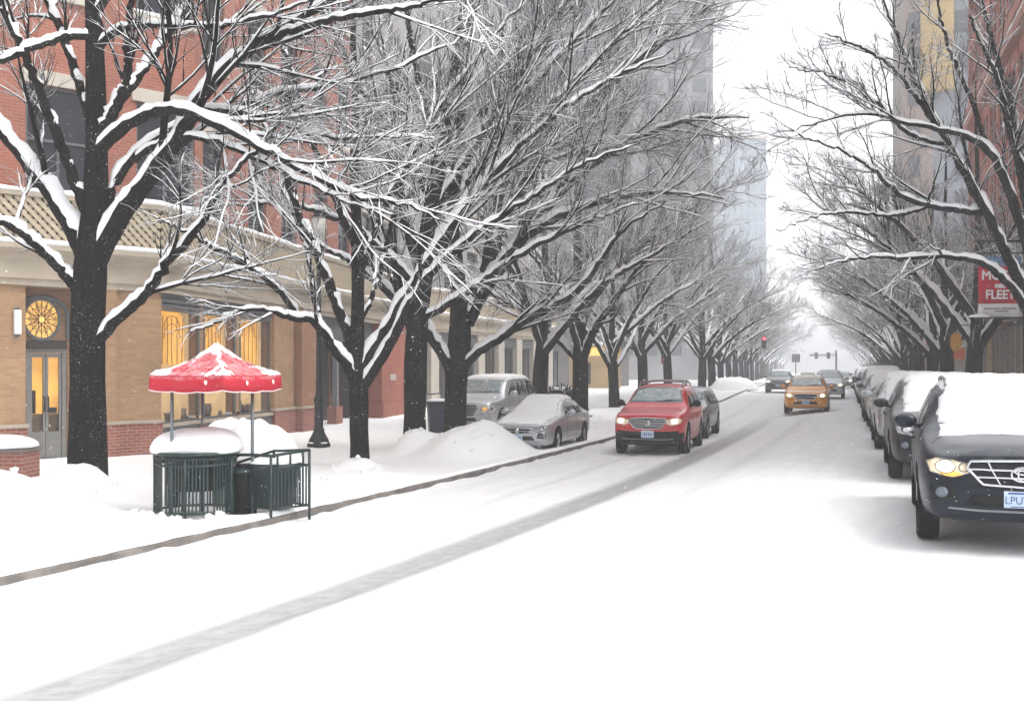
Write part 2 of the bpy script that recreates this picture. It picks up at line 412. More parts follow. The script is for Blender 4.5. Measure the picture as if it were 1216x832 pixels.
# ------------------------------------------------------------------ facades
class Seg:
    """a straight facade: s runs along it, off points out to the street"""
    def __init__(s, a, b, flip=False):
        s.a, s.b = Vector((*a, 0)), Vector((*b, 0)); d = s.b - s.a; s.L = d.length; s.t = d / s.L
        s.n = Vector((s.t.y, -s.t.x, 0)) * (-1 if flip else 1)
    def p(s, q, off, z): 
        v = s.a + s.t * q + s.n * off; return Vector((v.x, v.y, z))
    def s_of(s, px, off=0):
        r = (px - CX) / F; a = s.a + s.n * off
        return (r * a.y - a.x) / (s.t.x - r * s.t.y)
    def z_of(s, q, py, off=0):
        v = s.p(q, off, 0); return CAM_H + (HY - py) / F * v.y
    def box(s, m, s0, s1, o0, o1, z0, z1, mi=0):
        c = [s.p(a, o, z) for z in (z0, z1) for a, o in ((s0, o0), (s1, o0), (s1, o1), (s0, o1))]
        m.add(c, [(0, 3, 2, 1), (4, 5, 6, 7), (0, 1, 5, 4), (1, 2, 6, 5), (2, 3, 7, 6), (3, 0, 4, 7)], mi); return m
    def wall(s, m, s0, s1, z0, z1, holes, off, depth, mi=0):
        """wall face with rectangular openings and their reveals"""
        ss = sorted({s0, s1, *[h[0] for h in holes], *[h[1] for h in holes]}); zs = sorted({z0, z1, *[h[2] for h in holes], *[h[3] for h in holes]})
        for i in range(len(ss) - 1):
            for j in range(len(zs) - 1):
                a, b, c, d = ss[i], ss[i + 1], zs[j], zs[j + 1]; ms, mz = (a + b) / 2, (c + d) / 2
                if any(h[0] < ms < h[1] and h[2] < mz < h[3] for h in holes): continue
                m.add([s.p(a, off, c), s.p(b, off, c), s.p(b, off, d), s.p(a, off, d)], [(0, 1, 2, 3)], mi)
        for a, b, c, d in holes:
            o2 = off - depth
            for q in (((a, c), (b, c)), ((b, c), (b, d)), ((b, d), (a, d)), ((a, d), (a, c))):
                (a1, c1), (a2, c2) = q
                m.add([s.p(a1, off, c1), s.p(a2, off, c2), s.p(a2, o2, c2), s.p(a1, o2, c1)], [(0, 1, 2, 3)], mi)
        return m

def sweep(m, path, prof, mi=0, cap=True):
    """profile (off, z) swept along a plan polyline, mitred; off to the right of travel"""
    P = [Vector((*p, 0)) for p in path]; n = len(P); k = len(prof); vs = []
    for i in range(n):
        d0 = (P[i] - P[i - 1]).normalized() if i else (P[1] - P[0]).normalized()
        d1 = (P[i + 1] - P[i]).normalized() if i < n - 1 else d0
        n0, n1 = Vector((d0.y, -d0.x, 0)), Vector((d1.y, -d1.x, 0))
        b = (n0 + n1).normalized(); sc = 1 / max(.3, b.dot(n0))
        for o, z in prof:
            q = P[i] + b * (o * sc); vs.append((q.x, q.y, z))
    fs = [(i * k + j, i * k + (j + 1) % k, (i + 1) * k + (j + 1) % k, (i + 1) * k + j) for i in range(n - 1) for j in range(k)]
    if cap: fs += [tuple(range(k)), tuple((n - 1) * k + j for j in range(k - 1, -1, -1))]
    m.add(vs, fs, mi); return m

A_, B_, E_, G_ = (-20.45, 13.36), (-8.38, 24.3), (-4.0, 49.6), (3.4, 70.5)
s1, s2, s3 = Seg(A_, B_), Seg(B_, E_), Seg(E_, G_)
PATH = [A_, B_, E_, G_]
BO = (-8, 26, -.3)
bld = thing('brick_building', 'long tan and red brick building with a lattice parapet and lit shop windows', 'building', BO)
def bp_(m, name, mats, parent=None, **k): return m.build(name, mats, parent or bld, org=BO, **k)

ZS, ZC = 3.55, .46                      # soffit and base-course heights
# entablature, snow on its ledge, parapet cap
m = MB(); sweep(m, PATH, [(-.7, ZS), (.10, ZS), (.10, 3.68), (.16, 3.70), (.16, 4.08), (.22, 4.12), (.24, 4.2), (.36, 4.26), (.42, 4.32), (.42, 4.43), (-.7, 4.43)])
bp_(m, 'cornice', STONE)
def snow_strip(path, o0, o1, z, h, rough=.25, seed=1):
    """a soft irregular ridge of snow along a ledge"""
    pts = []
    for i in range(len(path) - 1):
        a, b = Vector((*path[i], 0)), Vector((*path[i + 1], 0)); n = max(2, int((b - a).length / .25))
        pts += [(a + (b - a) * (j / n)) for j in range(n)]
    pts.append(Vector((*path[-1], 0))); m = MB(); vs = []; rr = random.Random(seed); k = 6; ph = rr.random() * 9
    for i, p in enumerate(pts):
        d = (pts[min(i + 1, len(pts) - 1)] - pts[max(i - 1, 0)]).normalized(); nn = Vector((d.y, -d.x, 0))
        hh = h * (1 + rough * (math.sin(i * .7 + ph) * .5 + math.sin(i * .23 + ph) * .6 + rr.uniform(-.4, .4)))
        ow = (o1 - o0) * rough * .12 * math.sin(i * .9 + ph)
        for o, z_ in ((o0, z - .01), (o1 + ow, z - .01), (o1 + ow + .02, z + hh * .45), (o1 - (o1 - o0) * .22, z + hh * .95), (o0 + (o1 - o0) * .3, z + hh), (o0, z + hh * .9)):
            q = p + nn * o; vs.append((q.x, q.y, z_))
    fs = [(i * k + j, i * k + (j + 1) % k, (i + 1) * k + (j + 1) % k, (i + 1) * k + j) for i in range(len(pts) - 1) for j in range(k)]
    fs += [tuple(range(k)), tuple((len(pts) - 1) * k + j for j in range(k - 1, -1, -1))]
    m.add(vs, fs); return m
bp_(snow_strip(PATH, .14, .42, 4.432, .10), 'ledge_snow', SNOW_SOFT, smooth=True)
m = MB(); sweep(m, PATH, [(-.06, 4.432), (.02, 4.432), (.02, 5.48), (-.06, 5.48)]); bp_(m, 'parapet', mat('parapet_back', (.12, .09, .065), .9))
m = MB(); sweep(m, PATH, [(-.10, 5.482), (.13, 5.482), (.15, 5.58), (-.12, 5.58)]); sweep(m, PATH, [(.022, 4.434), (.10, 4.434), (.10, 4.56), (.022, 4.56)]); bp_(m, 'parapet_cap', STONE)
bp_(snow_strip(PATH, -.1, .14, 5.583, .12, seed=5), 'parapet_snow', SNOW_SOFT, smooth=True)
# diagonal lattice of the parapet
m = MB(); z0, z1 = 4.56, 5.48; H_ = z1 - z0
for sg, lim in ((s1, s1.L), (s2, s2.L), (s3, s3.L)):
    st = .20
    nb = int((sg.L + H_) / st)
    for k in range(nb + 1):
        for dr in (1, -1):
            a = k * st - H_ if dr > 0 else k * st
            p0, p1 = (a, z0), (a + H_, z1)
            if dr < 0: p0, p1 = (a, z0), (a - H_, z1)
            # clip to 0..L
            (x0, y0), (x1, y1) = p0, p1
            def cl(x, y, X, Y_):
                if x < 0: f = (0 - x) / (X - x); return 0, y + f * (Y_ - y)
                if x > sg.L: f = (sg.L - x) / (X - x); return sg.L, y + f * (Y_ - y)
                return x, y
            if max(x0, x1) <= 0.05 or min(x0, x1) >= sg.L - .05: continue
            q0, q1 = cl(x0, y0, x1, y1), cl(x1, y1, x0, y0)
            o = .045 if dr > 0 else .075
            d = Vector((q1[0] - q0[0], q1[1] - q0[1])); 
            if d.length < .08: continue
            d.normalize(); nx, nz = -d.y * .042, d.x * .042
            c = [sg.p(q0[0] + nx * e, o2, q0[1] + nz * e) for o2 in (o - .014, o + .014) for e in (-1, 1)]
            c2 = [sg.p(q1[0] + nx * e, o2, q1[1] + nz * e) for o2 in (o - .014, o + .014) for e in (-1, 1)]
            m.add(c + c2, [(0, 1, 5, 4), (2, 3, 7, 6), (0, 2, 6, 4), (1, 3, 7, 5), (0, 1, 3, 2), (4, 5, 7, 6)])
bp_(m, 'lattice', LATTICE)

# --- piers: tan shaft, stone course, red brick base
def pier(sg, a, b, off=.0, back=-.5, shaft=TAN, base=BASEBRICK, top=ZS, course=True):
    m = MB(); sg.box(m, a, b, back, off, ZC + .075, top - .002, 0)
    sg.box(m, a - .035, b + .035, back, off + .05, -.45, ZC, 1)
    if course: sg.box(m, a - .06, b + .06, back, off + .085, ZC + .001, ZC + .074, 2)
    return bp_(m, 'pier', [shaft, base, STONE], uv=True)
S1 = lambda px, off=0: s1.s_of(px, off)
S2 = lambda px, off=0: s2.s_of(px, off)
S3 = lambda px, off=0: s3.s_of(px, off)
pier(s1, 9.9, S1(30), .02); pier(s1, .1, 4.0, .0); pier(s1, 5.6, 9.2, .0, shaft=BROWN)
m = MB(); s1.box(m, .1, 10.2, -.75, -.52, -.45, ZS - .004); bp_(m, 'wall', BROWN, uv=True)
m = MB(); s1.box(m, 4.05, 5.55, -.50, -.45, .1, 2.9); bp_(m, 'window', DGLASS)
# corner pier: wraps the corner B
pier(s1, S1(121), S1(137), .10); 
m = MB(); CB = [s1.p(S1(138), .0, 0)[:2], B_, s2.p(.12, 0, 0)[:2]]
sweep(m, CB, [(-.55, ZC + .075), (.0, ZC + .075), (.0, ZS - .002), (-.55, ZS - .002)], 0)
sweep(m, CB, [(-.55, -.45), (.04, -.45), (.04, ZC), (-.55, ZC)], 1)
sweep(m, CB, [(-.55, ZC + .001), (.085, ZC + .001), (.085, ZC + .074), (-.55, ZC + .074)], 2)
bp_(m, 'pier', [TAN, BASEBRICK, STONE], uv=True)
# doorway recess on seg 1
a, b = S1(30), S1(121)
m = MB(); OFFD = -.45
da, db = S1(31, OFFD), S1(79, OFFD); ztop = s1.z_of(S1(50, OFFD), 404, OFFD) - .01
cz_r = s1.z_of(S1(49, OFFD), 379, OFFD); 
s1.wall(m, a - .3, b + .3, -.45, ZS, [(da, db, -.28, ztop)], OFFD, .25)
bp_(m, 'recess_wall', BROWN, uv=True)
# door with two glazed leaves, transom and rose window
dz1 = s1.z_of(S1(50, OFFD), 414, OFFD); tz1 = s1.z_of(S1(50, OFFD), 404, OFFD); fz = s1.z_of(S1(50, OFFD), 351, OFFD)
m = MB(); fo0, fo1 = OFFD - .14, OFFD - .02
mid = (da + db) / 2
s1.box(m, da, da + .09, fo0, fo1, -.28, dz1); s1.box(m, db - .09, db, fo0, fo1, -.28, dz1)
s1.box(m, da + .09, db - .09, fo0, fo1, dz1 - .1, dz1 - .001)
door = bp_(m, 'door', DOORG)
for (p, q) in ((da + .095, mid - .006), (mid + .006, db - .095)):
    m = MB(); st_ = .05; zb, zt = -.27, dz1 - .105; gz = .32; o0, o1 = OFFD - .12, OFFD - .06
    s1.box(m, p, p + st_, o0, o1, zb, zt); s1.box(m, q - st_, q, o0, o1, zb, zt)
    s1.box(m, p + st_, q - st_, o0, o1, zt - .09, zt); s1.box(m, p + st_, q - st_, o0, o1, zb, gz)
    leaf = bp_(m, 'door_leaf', DOORG, door)
    m = MB(); s1.box(m, p + st_, q - st_, OFFD - .10, OFFD - .095, gz, zt - .09); bp_(m, 'glass', PANE, door)
    m = MB(); h = q - .04 if p < mid - .1 else p + .04
    m.tube([s1.p(h, OFFD - .06, .78), s1.p(h, OFFD - .0, .8), s1.p(h, OFFD - .0, 1.1), s1.p(h, OFFD - .06, 1.12)], .014); bp_(m, 'handle', DKMETAL, door)
m = MB(); s1.box(m, da, db, OFFD - .26, OFFD - .25, -.28, dz1 - .02); bp_(m, 'lit_interior', WARM)
m = MB(); s1.box(m, da, db, OFFD - .24, OFFD - .20, -.27, .72); s1.box(m, da + .12, da + .26, OFFD - .235, OFFD - .19, .73, 1.25, 1); s1.box(m, db - .4, db - .15, OFFD - .235, OFFD - .19, .73, .86, 1)  # upright brown strip standing in for the floor, plus added dark silhouettes
bp_(m, 'interior_floor', [mat('floor_brown', (.32, .20, .09), .6, var=.3, vscale=4), DARKREC])
m = MB(); s1.box(m, da, db, fo0, OFFD + .04, dz1 + .001, tz1); bp_(m, 'transom', DARKREC)
# rose window in an arched stone frame
rc_s = S1(49, OFFD); rad = 23 / F * s1.p(rc_s, OFFD, 0).y / abs(s1.t.x) * .86
rad = .42
m = MB(); N = 40; o = OFFD + .03
oc = [s1.p(da + (db - da) * 0, o, 0)]
def ring(m, r0, r1, o0, o1, c_s, c_z, sg=s1, n=40):
    vs = []
    for k in range(n):
        t_ = 2 * math.pi * k / n
        for r_, o_ in ((r0, o0), (r1, o0), (r1, o1), (r0, o1)): vs.append(sg.p(c_s + math.cos(t_) * r_ * .84, o_, c_z + math.sin(t_) * r_))
    fs = []
    for k in range(n):
        j = (k + 1) % n
        for q in range(4): fs.append((k * 4 + q, k * 4 + (q + 1) % 4, j * 4 + (q + 1) % 4, j * 4 + q))
    m.add(vs, fs)
def disc(m, r, o, c_s, c_z, sg=s1, n=40):
    m.add([sg.p(c_s + math.cos(2 * math.pi * k / n) * r * .84, o, c_z + math.sin(2 * math.pi * k / n) * r) for k in range(n)], [tuple(range(n))])
m = MB(); ring(m, rad, rad + .07, OFFD - .02, OFFD + .06, rc_s, cz_r); rose = bp_(m, 'rose_window', FRAMEG)
m = MB(); disc(m, rad, OFFD + .012, rc_s, cz_r); bp_(m, 'pane', mat('rose_glow', (.8, .45, .12), .6, emit=.26, ecol=(1, .50, .14), var=.6, vscale=9), rose)
m = MB(); P_ = lambda r, t_: s1.p(rc_s + r * .84 * math.cos(t_), OFFD + .03, cz_r + r * math.sin(t_))
for k in range(8):
    t_ = k * math.pi / 4
    m.tube([P_(.09, t_), P_(rad, t_)], .009, 5)
    m.tube([P_(.09, t_), P_(.24, t_ + .38), P_(rad * .98, t_ + .4)], .008, 5); m.tube([P_(.09, t_), P_(.24, t_ - .38), P_(rad * .98, t_ - .4)], .008, 5)
    m.tube([P_(.25, t_ + u * .78) if False else P_(.30 + .05 * math.cos(u * 6), t_ + u * .39) for u in (-1, -.5, 0, .5, 1)], .008, 5)
m.tube([P_(.09, 2 * math.pi * k / 16) for k in range(16)], .011, 5, closed=True)
bp_(m, 'tracery', mat('tracery', (.05, .03, .02), .6), rose)
m = MB(); hw = .56; zbot = tz1 + .05
arc = [(-hw, zbot), (-hw, cz_r + .1)] + [(-hw * math.cos(x), cz_r + .1 + (hw * .72) * math.sin(x)) for x in np.linspace(0, math.pi, 14)[1:-1]] + [(hw, cz_r + .1), (hw, zbot)]
m.tube([s1.p(rc_s + q, OFFD + .03, z) for q, z in arc], .045, 6); bp_(m, 'arch_frame', FRAMEG)
# wall lamp on the left pier
m = MB(); sx_ = S1(19.5); s1.box(m, sx_ - .075, sx_ + .075, .03, .13, s1.z_of(sx_, 397), s1.z_of(sx_, 368)); 
lampw = bp_(m, 'wall_lamp', mat('lamp_shade_white', (.75, .74, .70), .4), bevel=.02)
m = MB(); s1.box(m, sx_ - .05, sx_ + .05, .0201, .04, s1.z_of(sx_, 400), s1.z_of(sx_, 365)); bp_(m, 'back_plate', FRAMEG, lampw)

# --- shop window bay on seg 2 : three tall windows between slim piers
z_sill, z_head = s2.z_of(S2(250), 497), s2.z_of(S2(250), 372)
bay0, bay1 = .125, S2(323)
m = MB(); s2.box(m, bay0, bay1, -.35, -.06, z_head + .02, ZS - .003); 
bp_(m, 'fascia', mat('fascia_slate', (.10, .105, .115), .55, var=.25, vscale=4))
m = MB()
for k in range(5): s2.box(m, bay0, bay1, -.058, -.02 + .012 * (k % 2), z_head + .03 + k * .125, z_head + .03 + k * .125 + .07)
bp_(m, 'fascia_slat', mat('fascia_slat', (.13, .135, .15), .5))
m = MB(); s2.box(m, bay0, bay1, -.4, -.02, -.45, z_sill - .09); bp_(m, 'stall_riser', mat('riser', (.13, .135, .14), .7, var=.2, vscale=3))
m = MB(); s2.box(m, bay0, bay1, -.38, .05, z_sill - .088, z_sill - .002); bp_(m, 'sill', STONE)
def lit_window(px0, px1, arch=True):
    a, b = S2(px0), S2(px1); fr = .06
    m = MB(); o0, o1 = -.10, -.03
    s2.box(m, a, a + fr, o0, o1, z_sill, z_head); s2.box(m, b - fr, b, o0, o1, z_sill, z_head)
    s2.box(m, a + fr, b - fr, o0, o1, z_head - fr, z_head); s2.box(m, a + fr, b - fr, o0, o1, z_sill, z_sill + fr)
    wn = bp_(m, 'window', FRAMEG)
    m = MB(); s2.box(m, a + fr, b - fr, -.07, -.062, z_sill + fr, z_head - fr); bp_(m, 'pane', PANE, wn)
    m = MB(); s2.box(m, a + .02, b - .02, -.34, -.32, z_sill, z_head); bp_(m, 'display_back', WARM2, wn)
    c = (a + b) / 2; hw = (b - a) * .33; zb = s2.z_of(c, 432); zt = s2.z_of(c, 392)
    pts = [(c - hw, zb), (c + hw, zb)] + [(c + hw * math.cos(t_), zt + hw * .9 * math.sin(t_)) for t_ in np.linspace(0, math.pi, 14)]
    m = MB(); m.add([s2.p(q, -.27, z) for q, z in pts], [tuple(range(len(pts)))]); m.add([s2.p(q, -.31, z) for q, z in pts], [tuple(range(len(pts)))])
    bp_(m, 'lit_arch', WARM, wn)
    m = MB(); rr = random.Random(int(px0))
    for k in range(5):
        q = c - hw * .75 + hw * 1.5 * k / 4
        m.tube([s2.p(q, -.25, zb), s2.p(q + rr.uniform(-.05, .05), -.25, (zb + zt) / 2), s2.p(q + rr.uniform(-.08, .08), -.25, zt + hw * .5)], .010, 5)
    for k in range(2): m.tube([s2.p(c + hw * .6 * math.cos(t_), -.25, zt - .2 * k + hw * .55 * math.sin(t_)) for t_ in np.linspace(0, math.pi, 9)], .010, 5)
    bp_(m, 'tracery', mat('tracery_warm', (.30, .16, .05), .7), wn)
    # goods on the display floor
    m = MB()
    for k in range(4):
        q = a + .15 + (b - a - .3) * rr.random(); hgt = rr.uniform(.12, .4)
        m.lathe([(0, 0), (rr.uniform(.04, .09), .01), (rr.uniform(.05, .11), hgt * .6), (rr.uniform(.03, .1), hgt), (0, hgt + .01)], s2.p(q, -.2, z_sill + .01), 10)
    bp_(m, 'display_goods', mat('goods', (.25, .2, .16), .6, var=.5, vscale=3), wn, smooth=True)
lit_window(191, 238); lit_window(243, 281); lit_window(286, 322)
pier(s2, S2(238.5), S2(242.5), -.03, -.4, course=False); pier(s2, S2(281.5), S2(285.5), -.03, -.4, course=False)
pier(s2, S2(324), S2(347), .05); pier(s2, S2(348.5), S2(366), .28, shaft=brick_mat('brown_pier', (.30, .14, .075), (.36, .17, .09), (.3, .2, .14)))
# dark deep entrance 366..447
e0, e1 = S2(366) + .01, S2(446)
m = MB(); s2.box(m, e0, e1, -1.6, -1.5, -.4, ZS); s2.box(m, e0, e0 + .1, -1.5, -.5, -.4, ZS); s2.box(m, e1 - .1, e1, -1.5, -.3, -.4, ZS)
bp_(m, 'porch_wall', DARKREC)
m = MB(); s2.box(m, e0, e1, -.45, -.12, 2.75, ZS - .003); bp_(m, 'porch_fascia', mat('porch_grey', (.085, .09, .095), .6, var=.2))
m = MB(); q = S2(392, -1.4); s2.box(m, q, q + 1.3, -1.49, -1.44, -.28, 2.5); pd = bp_(m, 'porch_door', mat('wood_door', (.16, .07, .035), .5, var=.35, vscale=5))
m = MB(); s2.box(m, q + .2, q + 1.1, -1.438, -1.43, .7, 2.2); bp_(m, 'glass', DGLASS, pd)
m = MB(); q = S2(436, -1.2)
s2.box(m, q - 2.2, q - .3, -1.3, -1.2, -.28, 2.7)
wn = bp_(m, 'window', DGLASS); 
m = MB()
for u in (q - 2.26, q - 1.25, q - .3): s2.box(m, u, u + .07, -1.32, -1.16, -.28, 2.72)
bp_(m, 'frame', FRAMEG, wn)
m = MB(); q = S2(437, -1.1); s2.box(m, q - .5, q + .3, -1.12, -1.09, 2.0, 2.6); bp_(m, 'lit_panel', WARM)
m = MB(); q = S2(411); s2.box(m, q - .09, q + .09, -.5, -.32, -.3, 2.75); s2.box(m, q - .35, q + .35, -.6, -.25, -.4, .35, 1); bp_(m, 'porch_post', [mat('post_grey', (.2, .21, .23), .6), BASEBRICK], uv=True)
# red brick pier with plaque
p0, p1 = S2(446.5), S2(484)
m = MB(); s2.box(m, p0, p1, -.8, .25, .36, ZS - .002); s2.box(m, p0 - .06, p1 + .06, -.8, .31, -.45, .34); s2.box(m, p0 - .03, p1 + .03, -.8, .285, .341, .359)
pr = bp_(m, 'red_pier', brick_mat('red_pier_brick', (.30, .07, .04), (.37, .10, .06), (.30, .16, .12)), uv=True)
m = MB(); q = (p0 + p1) / 2 - 1.2; s2.box(m, q, q + .8, .252, .27, 1.25, 1.5); bp_(m, 'plaque', mat('plaque', (.45, .42, .38), .5), pr)
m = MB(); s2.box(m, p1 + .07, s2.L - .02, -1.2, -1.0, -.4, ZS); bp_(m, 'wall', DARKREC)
# seg 3 : pale stone piers and shop windows
N3 = 7; step = s3.L / N3
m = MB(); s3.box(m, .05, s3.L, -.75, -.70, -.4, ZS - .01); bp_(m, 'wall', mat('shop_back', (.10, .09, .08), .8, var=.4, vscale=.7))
for k in range(N3):
    a = k * step + .1; b = a + .95
    pier(s3, a, b, .05, shaft=STONE2, base=STONE2, course=False)
    c0, c1 = b + .12, (k + 1) * step + .02
    zt = 2.95
    m = MB(); o0, o1 = -.3, -.2
    for u in (c0, (c0 + c1) / 2 - .04, c1 - .09): s3.box(m, u, u + .08, o0, o1, .2, zt)
    s3.box(m, c0 + .081, c1 - .091, o0 + .01, o1 - .01, zt - .09, zt - .001); s3.box(m, c0 + .081, c1 - .091, o0 + .01, o1 - .01, .201, .29)
    wn = bp_(m, 'window', FRAMEG)
    m = MB(); s3.box(m, c0 + .08, c1 - .1, -.26, -.25, .29, zt - .1); bp_(m, 'pane', PANE if k in (0, 2, 4) else DGLASS, wn)
    if k in (0, 2, 4):
        m = MB(); s3.box(m, c0 + .2, c0 + .75, -.6, -.58, .6, 2.6); bp_(m, 'lit_panel', WARM, wn)
    m = MB(); s3.box(m, c0 - .1, c1 + .06, -.4, -.12, -.4, .198); bp_(m, 'stall_riser', STONE2)
    m = MB(); s3.box(m, c0 - .1, c1 + .06, -.4, -.1, zt + .01, ZS - .004)
    for q in range(3): s3.box(m, c0 - .1, c1 + .06, -.099, -.06, zt + .05 + q * .17, zt + .05 + q * .17 + .08)
    bp_(m, 'fascia', mat('fascia_grey', (.16, .165, .17), .6, var=.2))
# upper storeys, set back behind the parapet
def inset(path, d):
    P = [Vector((*p, 0)) for p in path]; o = []
    for i in range(len(P)):
        d0 = (P[i] - P[i - 1]).normalized() if i else (P[1] - P[0]).normalized(); d1 = (P[i + 1] - P[i]).normalized() if i < len(P) - 1 else d0
        n0, n1 = Vector((d0.y, -d0.x, 0)), Vector((d1.y, -d1.x, 0)); b = (n0 + n1).normalized(); q = P[i] + b * (d / max(.3, b.dot(n0))); o.append((q.x, q.y))
    return o
UP = inset([A_, B_, s2.p(17.5, 0, 0)[:2], E_, G_], -1.0)
u1, u2, u3, u4 = Seg(UP[0], UP[1]), Seg(UP[1], UP[2]), Seg(UP[2], UP[3]), Seg(UP[3], UP[4])
def upper(sg, cols, width, wallm, ztop=24, parts=True, first=5.75, rowh=4.65, hgt=2.5, tag_='upper_wall'):
    holes = []; rows = int((ztop - first) / rowh)
    for c in cols:
        for r_ in range(rows):
            z = first + r_ * rowh
            holes.append((c - width / 2, c + width / 2, z, z + hgt))
    m = MB(); sg.wall(m, 0, sg.L, 4.3, ztop, holes, 0, .2)
    wl = bp_(m, tag_, wallm, uv=True)
    for a, b, c, d in holes:
        if sg.p(a, 0, 0).y > 45 and c > 15: continue
        m = MB(); fr = .07
        sg.box(m, a, a + fr, -.19, -.1, c, d); sg.box(m, b - fr, b, -.19, -.1, c, d)
        sg.box(m, a + fr, b - fr, -.19, -.1, d - fr, d); sg.box(m, a + fr, b - fr, -.19, -.1, c, c + fr); sg.box(m, a + fr, b - fr, -.185, -.11, (c + d) / 2 - .03, (c + d) / 2 + .03)
        sg.box(m, (a + b) / 2 - .025, (a + b) / 2 + .025, -.18, -.115, c + fr, (c + d) / 2 - .03)
        wn = bp_(m, 'window', FRAMEG)
        m = MB(); sg.box(m, a + .01, b - .01, -.165, -.16, c + .01, d - .01); bp_(m, 'pane', DGLASS, wn)
        m = MB(); sg.box(m, a - .1, b + .1, -.19, .1, c - .16, c - .002); bp_(m, 'sill', STONE2, wn)
        m = MB(); sg.box(m, a - .12, b + .12, -.02, .06, d + .002, d + .32); bp_(m, 'lintel', STONE2, wn)
        m = MB(); sg.box(m, a - .1, b + .1, -.09, .1, c - .001, c + .07); bp_(m, 'sill_snow', SNOW_SOFT, wn)
    return wl
w0 = S1(71, -1.0); cA = u1.s_of(71)
upper(u1, [cA - 3.6, cA, cA + 2.55], 1.5, REDB)
cB = u2.s_of(200); upper(u2, [cB, cB + 2.6, cB + 5.6, cB + 8.2, cB + 11.2, cB + 13.8], 1.35, REDB)
upper(u3, [1.6, 4.6], 1.4, GREYSTONE); upper(u4, [1.8 + 3.2 * k for k in range(7)], 1.6, GREYSTONE)
m = MB(); P = [Vector((*p, 24.0)) for p in UP] + [Vector((UP[-1][0] - 14, UP[-1][1] + 4, 24)), Vector((-22, 45, 24)), Vector((-28, 28, 24))]
m.add(P, [tuple(range(len(P)))]); bp_(m, 'roof', SNOW)
m = MB(); UP_ = inset([A_, B_, E_, G_], -1.3)
n_ = len(PATH)
for i in range(n_ - 1):
    m.add([Vector((*PATH[i], 4.436)), Vector((*PATH[i + 1], 4.436)), Vector((*UP_[i + 1], 4.436)), Vector((*UP_[i], 4.436))], [(0, 1, 2, 3)])
bp_(m, 'terrace', SNOW)
# end walls so the block is closed
m = MB(); a0 = Vector((*UP[0], 0)); m.add([(a0.x, a0.y, -.4), (-28, 28, -.4), (-28, 28, 24), (a0.x, a0.y, 24)], [(0, 1, 2, 3)]); bp_(m, 'side_wall', REDB, uv=True)
m = MB(); g = Vector((*UP[-1], 0)); b2 = Vector((UP[-1][0] - 14, UP[-1][1] + 4, 0))
m.add([(g.x, g.y, -.4), (b2.x, b2.y, -.4), (b2.x, b2.y, 24), (g.x, g.y, 24)], [(0, 1, 2, 3)]); bp_(m, 'end_wall', GREYSTONE)

# --- low tan shop with a lit fascia at the end of the block
sh = thing('corner_shop', 'low tan shop with a glowing yellow fascia seen between the left trunks', 'shop', (6.8, 82, 0))
ss = Seg((5.0, 82), (8.7, 82)); m = MB(); ss.box(m, 0, ss.L, -8, 0, -.2, 3.6); m.build('wall', mat('tan_render', (.42, .30, .15), .8, var=.15, vscale=.8), sh, org=sh.location)
m = MB(); ss.box(m, .2, ss.L - .2, .002, .2, 2.75, 3.4); m.build('fascia', mat('fascia_glow', (.85, .55, .12), .6, emit=.22, ecol=(1, .62, .22)), sh, org=sh.location)
m = MB(); ss.box(m, -.1, ss.L + .1, -8.1, .25, 3.602, 3.85); m.build('roof_snow', SNOW_SOFT, sh, org=sh.location, bevel=.08)
for k in range(1):
    m = MB(); ss.box(m, .5 + k * 2.8, 1.3 + k * 2.8, .003, .05, .5, 2.2); m.build('window', DGLASS, sh, org=sh.location)

# --- distant blocks
def block(name, label, x0, x1, y0, y1, h, wallm, winm, cols, rows, z0=3., winw=.55, winh=.6, side=None, cat='building', bands=False):
    c = ((x0 + x1) / 2, y0, 0); r_ = thing(name, label, cat, c)
    m = MB(); m.box(((x0 + x1) / 2, (y0 + y1) / 2, h / 2 - .3), (x1 - x0, y1 - y0, h + .6)); m.build('wall', wallm, r_, org=c)
    m = MB(); m.box(((x0 + x1) / 2, (y0 + y1) / 2, h + .35), (x1 - x0 + .4, y1 - y0 + .4, .6)); m.build('roof', STONE2, r_, org=c)
    m = MB(); dx = (x1 - x0) / cols; dz = (h - z0) / rows
    for i in range(cols):
        for j in range(rows):
            m.box((x0 + (i + .5) * dx, y0 - .02, z0 + (j + .45) * dz), (dx * winw, .1, dz * winh))
    dy = (y1 - y0) / max(3, int((y1 - y0) / dx)); nn = max(3, int((y1 - y0) / dx))
    for sx in ([x1] if side == 'r' else [x0] if side == 'l' else []):
        for i in range(nn):
            for j in range(rows): m.box((sx, y0 + (i + .5) * dy, z0 + (j + .45) * dz), (.1, dy * winw, dz * winh))
    o = m.build('window', winm, r_, org=c); o['kind'] = 'stuff'
    if bands:
        m = MB()
        for j in range(rows + 1): m.box(((x0 + x1) / 2, y0 - .06, z0 + j * dz - dz * .04), (x1 - x0 + .1, .12, dz * .08))
        for i in range(cols + 1): m.box((x0 + i * dx, y0 - .05, (h + z0) / 2), (dx * .12, .10, h - z0))
        m.build('pilaster', wallm, r_, org=c)
    return r_
GREYW = mat('grey_render', (.30, .305, .315), .85, var=.12, vscale=.3); GW2 = mat('grey_glass', (.10, .115, .13), .3, var=.2, vscale=.2)
block('tower_block', 'tall grey tower block rising out of frame behind the left row of trees', -26, 27.3, 140, 175, 54, GREYW, GW2, 16, 17, side='r', bands=True)
block('office_block', 'grey office block behind the bare trees left of the tower', -12, 10.5, 92, 120, 36, mat('grey_brown_render', (.20, .19, .19), .85, var=.15, vscale=.4), GW2, 9, 10, side='r', bands=True)
